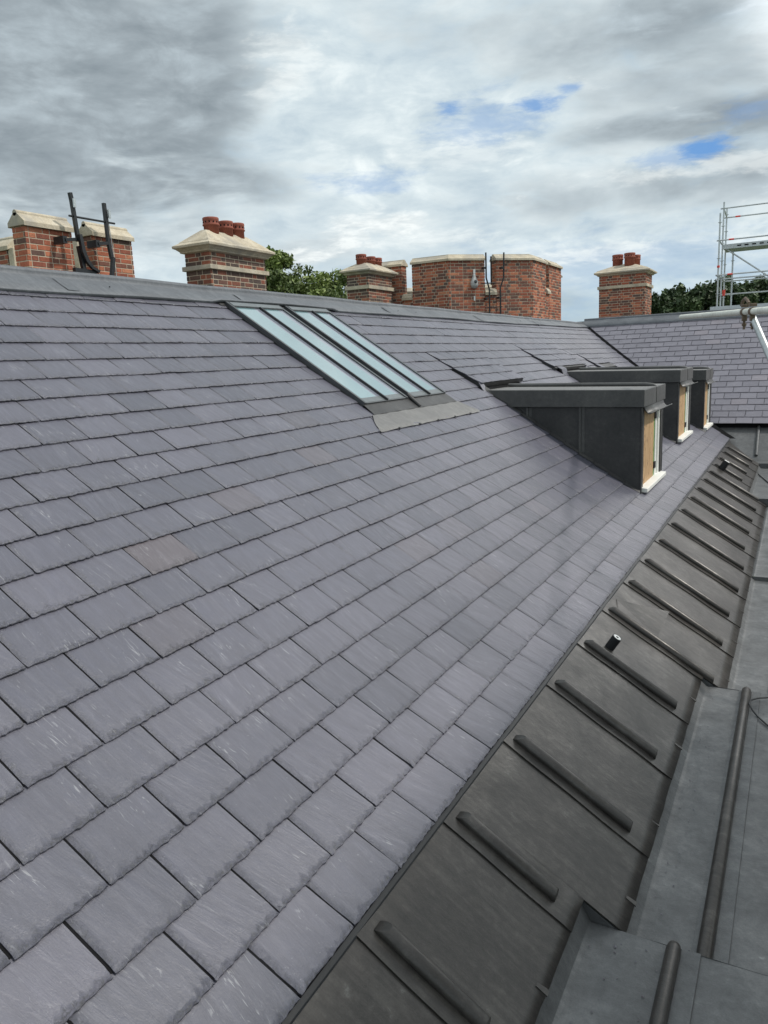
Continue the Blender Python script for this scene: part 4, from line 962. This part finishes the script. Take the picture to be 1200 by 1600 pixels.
# ---- ladders fixed to the parapets
k_ = 9.24 / 9.0
def L1(y, z, x=-9.24): return V(x, y * k_, z * k_)
ld = thing('parapet_ladder', 'black steel ladder head with curved feet rising between the two left merlons', 'ladder', tuple(L1(8.0, 1.4)))
m = MB().use('black_metal'); m.sweep([L1(7.78, 2.50), L1(7.795, 2.40), L1(7.83, 1.86)], 0.024, 4, True, True); m.sweep([L1(7.825, 1.95, -9.19), L1(7.85, 1.72, -9.19), L1(7.90, 1.60, -9.19), L1(7.98, 1.52, -9.19), L1(8.10, 1.47, -9.19)], [0.024, 0.030, 0.028, 0.022, 0.016], 4, True, True)
m.sweep([L1(7.83, 1.80), L1(7.86, 1.55), L1(7.90, 1.25)], 0.028, 4, True, True); m.build('stile', ld)
m = MB().use('black_metal'); m.sweep([L1(8.365, 2.45), L1(8.37, 1.92), L1(8.40, 1.68)], 0.023, 4, True, True); m.sweep([L1(8.40, 1.70, -9.21), L1(8.37, 1.55, -9.21), L1(8.30, 1.25, -9.21)], 0.026, 4, True, True); m.build('stile', ld)
m = MB().use('black_metal'); m.sweep([L1(7.72, 2.19), L1(8.53, 2.19)], 0.015, 8); m.build('rung', ld)
m = MB().use('black_metal'); m.sweep([L1(7.70, 1.47), L1(7.98, 1.46), L1(8.10, 1.48)], 0.030, 4, True, True); m.build('base_plate', ld)
m = MB().use('black_metal'); m.sweep([L1(7.9, 1.42), L1(8.33, 1.42)], 0.012, 8); m.build('rung', ld)
for y, z, y2 in ((7.60, 1.86, 7.83), (8.17, 1.87, 8.38)):
    m = MB().use('black_metal'); m.sweep([L1(y, z), L1(y2, z + 0.03)], 0.022, 4, True, True); m.obox(L1(y, z, -9.33), V(0, 1, 0), V(0, 0, 1), V(1, 0, 0), (0.035, 0.05, 0.10)); m.build('wall_bracket', ld)
for y, z in ((7.795, 2.36), (8.40, 2.30)):
    m = MB().use('galvanised'); m.obox(L1(y, z, -9.19), V(0, 1, 0), V(0, 0, 1), V(1, 0, 0), (0.018, 0.06, 0.012)); m.build('latch', ld)
m = MB().use('galvanised'); m.sweep([L1(8.41, 2.38), L1(8.43, 1.95), L1(8.47, 1.25)], 0.006, 6); m.build('cable', ld)
ld = thing('parapet_ladder', 'thin black steel ladder head at the gap in the octagonal turret', 'ladder', (-7.1, 19.5, 1.2))
m = MB().use('black_metal'); m.sweep([(-7.30, 19.33, 2.68), (-7.30, 19.33, 2.05), (-7.24, 19.39, 1.76), (-7.24, 19.38, 1.05)], 0.021, 8); m.build('stile', ld)
m = MB().use('black_metal'); m.sweep([(-6.94, 19.69, 2.68), (-6.95, 19.68, 2.05), (-7.02, 19.61, 1.80), (-7.02, 19.60, 1.05)], 0.021, 8); m.build('stile', ld)
m = MB().use('black_metal'); m.sweep([(-7.30, 19.70, 2.62), (-7.30, 19.70, 1.90)], 0.02, 8); m.build('handrail_post', ld)
for z in (1.92,): m = MB().use('black_metal'); m.sweep([(-7.42, 19.25, z), (-7.02, 19.62, z)], 0.014, 8); m.build('rung', ld)
for z in (1.55, 1.30): m = MB().use('black_metal'); m.sweep([(-7.32, 19.30, z), (-6.98, 19.64, z + 0.02)], 0.012, 8); m.build('rung', ld)
for p in ((-7.34, 19.30, 2.30), (-6.98, 19.66, 2.30), (-7.30, 19.32, 1.53), (-7.04, 19.6, 1.55)):
    m = MB().use('black_metal'); m.obox(Vector(p) - N2 * 0.04, DD, V(0, 0, 1), N2, (0.03, 0.025, 0.07)); m.build('wall_bracket', ld)
# ================================================================ SCAFFOLD
sc = thing('scaffold_tower', 'silver steel scaffold tower with guard rails and a deck standing beyond the far roof', 'scaffold', (-2.28, 26, -3))
def std(x, y, z1, z0=-3.0):
    m = MB().use('galvanised'); m.smooth = True; m.sweep([(x, y, z0), (x, y, z1)], 0.0245, 10); o = m.build('standard', sc)
    m = MB().use('galvanised')
    z = 1.07
    while z < z1 - 0.1: 
        m.lathe((x, y, z), [(0.024, -0.006), (0.055, -0.006), (0.055, 0.006), (0.024, 0.006)], 12); z += 0.5
    m.build('rosette', o)
YS = (25.15, 25.95, 27.2)
std(-2.28, 25.15, 3.83); std(-2.26, 25.95, 4.25); std(-2.28, 27.2, 4.27); std(-1.98, 26.2, 2.85)
for x in (0.29, 2.86): 
    for y, z in ((25.15, 3.6), (25.95, 4.2), (27.2, 4.2)): std(x, y, z)
def led(a, b_, name='ledger', rad=0.021, band=True):
    m = MB().use('galvanised'); m.smooth = True; m.sweep([a, b_], rad, 10); o = m.build(name, sc)
    if band:
        m = MB().use('red_band'); m.smooth = True; d_ = (Vector(b_) - Vector(a)).normalized(); m.sweep([Vector(a) + d_ * 0.32, Vector(a) + d_ * 0.46], rad + 0.004, 10); m.build('colour_band', o)
for y, z, bd in ((25.15, 3.07, True), (25.15, 2.10, True), (25.95, 4.07, False), (25.95, 2.04, False), (27.2, 3.98, True), (27.2, 2.06, False), (27.2, 1.66, False), (27.2, 4.2, False)):
    if z != 4.2: led((-2.35, y, z), (2.9, y, z), 'ledger', 0.021, bd)
for z in (3.05, 2.08): led((-2.28, 25.10, z + 0.02), (-2.28, 27.25, z - 0.02), 'transom', 0.021, False)
led((-2.26, 25.95, 4.07), (-2.28, 27.2, 4.0), 'transom', 0.021, False)
led((-2.15, 25.95, 2.90), (0.29, 25.95, 1.05), 'brace', 0.021, False)
m = MB().use('galvanised'); m.box((-2.25, 25.9, 2.93), (2.86, 27.2, 3.0)); m.box((-2.25, 25.88, 2.90), (2.86, 25.93, 3.03)); dk = m.build('deck', sc)
for i in range(24):
    m = MB().use('dark_gap'); m.obox(V(-1.8 + i * 0.2, 25.878, 2.965), V(1, 0, 0), V(0, 0, 1), V(0, 1, 0), (0.055, 0.018, 0.003)); m.build('slot', dk)
m = MB().use('galvanised'); m.box((-2.45, 25.0, 1.10), (3.0, 27.3, 1.14)); m.box((-2.45, 24.98, 1.08), (3.0, 25.02, 1.20)); m.build('deck', sc)
m = MB().use('red_band'); m.smooth = True; m.sweep([(-2.28, 27.2, 1.62), (-2.28, 27.2, 1.80)], 0.045, 10); m.build('coupler', sc)
m = MB().use('red_band'); m.smooth = True; m.sweep([(-2.28, 25.15, 2.31), (-2.28, 25.15, 2.37)], 0.04, 10); m.build('coupler', sc)
m = MB().use('red_band'); m.box((0.1, 25.96, 1.15), (3.0, 26.0, 1.26)); m.build('toe_board', sc)
# near tubes
pa = V(-1.18, 9.08, 0.35); pb = V(-0.22, 5.98, 0.24); pd = (pb - pa)
m = MB().use('galvanised_old'); m.smooth = True; m.sweep([pa, pa + pd * 1.35], 0.0243, 20, False)
m.sweep([pa + pd * 0.002, pa + pd * 0.03], 0.0215, 20, True)
tag(m.build('scaffold_tube'), 'weathered scaffold tube lying almost level across the far roof at the right edge', 'scaffold tube', 'scaffold tubes near the gutter')
pc = V(-0.33, 6.36, 0.21); pe = pc + (V(-0.205, 6.17, -0.06) - pc) * 9.3
m = MB().use('galvanised'); m.smooth = True; m.sweep([pc, pe], 0.0243, 20)
tag(m.build('scaffold_tube'), 'pale scaffold tube slanting down to the right from the coupler', 'scaffold tube', 'scaffold tubes near the gutter')
def coupler(f, label, second):
    c0 = pa + pd * f; d_ = pd.normalized(); cp = thing('scaffold_coupler', label, 'coupler', tuple(c0), 'rusty couplers on the level tube')
    m = MB().use('rusty_steel'); m.smooth = True; m.sweep([c0 - d_ * 0.024, c0 + d_ * 0.024], 0.030, 14); m.build('clamp_ring', cp)
    u_ = d_.cross(V(0, 0, 1)).normalized(); m = MB().use('rusty_steel')
    m.obox(c0 + V(0, 0, -0.048), d_, u_, V(0, 0, 1), (0.014, 0.018, 0.020)); m.sweep([c0 + V(0, 0, -0.13), c0 + V(0, 0, -0.06)], 0.010, 8); m.lathe(tuple(c0 + V(0, 0, -0.105)), [(0.0, 0), (0.016, 0), (0.019, 0.02), (0, 0.02)], 6)
    m.obox(c0 + V(0, 0, 0.045), d_, u_, V(0, 0, 1), (0.02, 0.024, 0.012)); m.build('jaw', cp, 0.004)
    if second:
        m = MB().use('rusty_steel'); m.sweep([c0 + d_ * -0.10 + V(0, 0, 0.05), c0 + d_ * -0.06 + V(0, 0, 0.085), c0 + d_ * 0.0 + V(0, 0, 0.10), c0 + d_ * 0.06 + V(0, 0, 0.085), c0 + d_ * 0.11 + V(0, 0, 0.06)], 0.012, 8); m.build('strap', cp)
coupler(0.815, 'rusty coupler with a raised strap, left of the two on the level tube', True)
coupler(0.885, 'rusty coupler joining the level tube to the slanting tube', False)
# ================================================================ TREES, GROUND
def leafcloud(mb, clumps, n, size, mt):
    mb.use(mt)
    for _ in range(n):
        c, rad, tn = random.choice(clumps)
        while True:
            p = V(U(-1, 1), U(-1, 1), U(-1, 1))
            if p.length < 1: break
        p = p * (0.55 + 0.45 * R_()) / max(0.35, p.length ** 0.5)
        q = c + V(p.x * rad[0], p.y * rad[1], p.z * rad[2])
        a = V(random.gauss(0, 1), random.gauss(0, 1), random.gauss(0, 0.8)).normalized(); b_ = a.cross(V(random.gauss(0, 1), random.gauss(0, 1), random.gauss(0, 1))).normalized()
        s = size * U(0.6, 1.3); mb.tone = (min(1, max(0, tn + random.gauss(0, 0.18))), 0, R_())
        mb.add([q - a * s, q + b_ * s * 0.55, q + a * s, q - b_ * s * 0.55], [(0, 1, 2, 3)])
def tree(x, y, ztop, rad, h, label, mt='leaf_light', n=7000, size=0.16, spiky=False, name='tree', group='trees beyond the roofs'):
    g = -12.0; tr = thing(name, label, 'tree', (x, y, g), group)
    m = MB().use('bark'); m.smooth = True; m.sweep([(x, y, g), (x + 0.2, y, g + 4), (x, y + 0.2, ztop - h * 0.75), (x, y, ztop - h * 0.25)], [0.42, 0.33, 0.22, 0.05], 10)
    cl = []
    zc = ztop - h / 2
    if not spiky:
        for _ in range(60):
            a = U(0, 2 * math.pi); el = U(-0.9, 1.0); rr = rad * U(0.40, 0.92) * math.sqrt(max(0.05, 1 - el * el * 0.85))
            c = V(x + math.cos(a) * rr, y + math.sin(a) * rr, zc + el * h * 0.43); k = U(0.16, 0.30)
            cl.append((c, (rad * k, rad * k, rad * k * 0.8), U(0.15, 0.85)))
            m.sweep([(x, y, zc - h * 0.2), tuple((c + V(x, y, zc - h * 0.1)) / 2), tuple(c)], [0.12, 0.07, 0.02], 6)
        cl.append((V(x, y, zc), (rad * 0.55, rad * 0.55, h * 0.34), 0.2))
    else:
        for _ in range(46):
            a = U(0, 2 * math.pi); rr = rad * math.sqrt(R_()); c = V(x + math.cos(a) * rr, y + math.sin(a) * rr, 0); tz = ztop - (rr / rad) ** 2 * h * 0.14 - U(0, 0.5)
            hh = U(0.5, 1.1); cl.append((V(c.x, c.y, tz - hh), (U(.22, .42), U(.22, .42), hh), U(0.1, 0.9)))
            cl.append((V(c.x, c.y, tz - 2.4 - U(0, 1.5)), (0.55, 0.55, 1.4), U(0.0, 0.55)))
            m.sweep([(x, y, tz - 4.2), (c.x, c.y, tz - 0.5)], [0.06, 0.015], 5)
    m.build('trunk', tr)
    m = MB(); leafcloud(m, cl, n, size, mt); m.build('crown', tr)
tree(-27.6, 36.6, 7.0, 3.0, 8.0, 'tall light green tree between the first chimney and the sky', n=22000, size=0.12)
tree(-26.1, 36.9, 6.2, 3.2, 7.4, 'rounded green tree behind the ridge, in the middle between the first two chimneys', n=20000, size=0.12)
tree(-23.2, 38.3, 5.5, 3.1, 7.0, 'lower green tree whose crown meets the chimney beside the turret', n=16000, size=0.12)
tree(-6.3, 46.6, 3.75, 2.0, 7.5, 'leftmost of the dark spiky trees behind the far roof', 'leaf_dark', 22000, 0.12, True)
tree(-4.2, 47.4, 4.1, 2.3, 7.5, 'dark spiky tree seen through the scaffold tower', 'leaf_dark', 24000, 0.12, True)
tree(-1.7, 48.6, 4.15, 2.4, 7.5, 'dark spiky tree behind the right side of the scaffold tower', 'leaf_dark', 24000, 0.12, True)
tree(1.2, 49.6, 3.6, 2.1, 7.5, 'dark spiky tree at the right frame edge', 'leaf_dark', 7000, 0.13, True)
g = MB().use('grass'); g.add([(-900, -900, -12), (900, -900, -12), (900, 900, -12), (-900, 900, -12)], [(0, 1, 2, 3)]); struct(g.build('ground'))

# added scaffold, unseen right of the view, placed to throw shade over the apron
sh = thing('added_scaffold', 'added open steel scaffold with boarded lift, unseen outside the gutter parapet, shading the apron', 'scaffold', (2.3, 0, -12))
for y_ in (-3.9, -1.6, 0.7, 3.0, 5.3, 7.6, 9.9, 12.2):
    m = MB().use('galvanised'); m.smooth = True; m.sweep([(2.32, y_, -12), (2.32, y_, 5.2)], 0.0243, 10); m.build('standard', sh)
for z in (-0.9, 1.1, 3.1, 4.1):
    m = MB().use('galvanised'); m.smooth = True; m.sweep([(2.37, -5, z), (2.37, 12.8, z)], 0.0243, 10); m.build('ledger', sh)
for a_ in (3.0, 7.6):
    m = MB().use('galvanised'); m.smooth = True; m.sweep([(2.40, a_, -0.9), (2.40, a_ + 4.6, 3.1)], 0.0243, 10); m.build('brace', sh)
for i in range(8):
    m = MB().use('board'); x = 2.42 + i * 0.26; m.box((x, -5, 3.15), (x + 0.235, 6.1 + 0.25 * (i % 3), 3.19)); m.build('scaffold_board', sh)
# chips and grit lying in the gutter
m = MB().use('slate')
for _ in range(420):
    y = U(0.8, 9.0); q = sect(y); x = q[2] + 0.05 + abs(random.gauss(0, 0.16)); z = q[3] + 0.004; a = U(0, 6.28); l_ = U(0.002, 0.007) * (2.0 if R_() < 0.06 else 1)
    if abs(y - 2.61) < 0.02 or abs(y - 5.22) < 0.02 or abs(x + 0.296) < 0.04 or abs(x + 0.2) < 0.04: continue
    m.tone = (U(0, 1), U(0, 1), R_()); e = V(math.cos(a), math.sin(a), 0); f = V(-e.y, e.x, 0)
    p = V(x, y, z); m.add([p - e * l_, p + f * l_ * 0.6 + V(0, 0, .001), p + e * l_, p - f * l_ * 0.6, p + V(0, 0, l_ * 0.5)], [(0, 3, 4), (3, 2, 4), (2, 1, 4), (1, 0, 4)])
o = m.build('grit'); o['kind'] = 'stuff'; tag(o, 'loose grit and tiny slate chips lying along the gutter floor', 'grit')
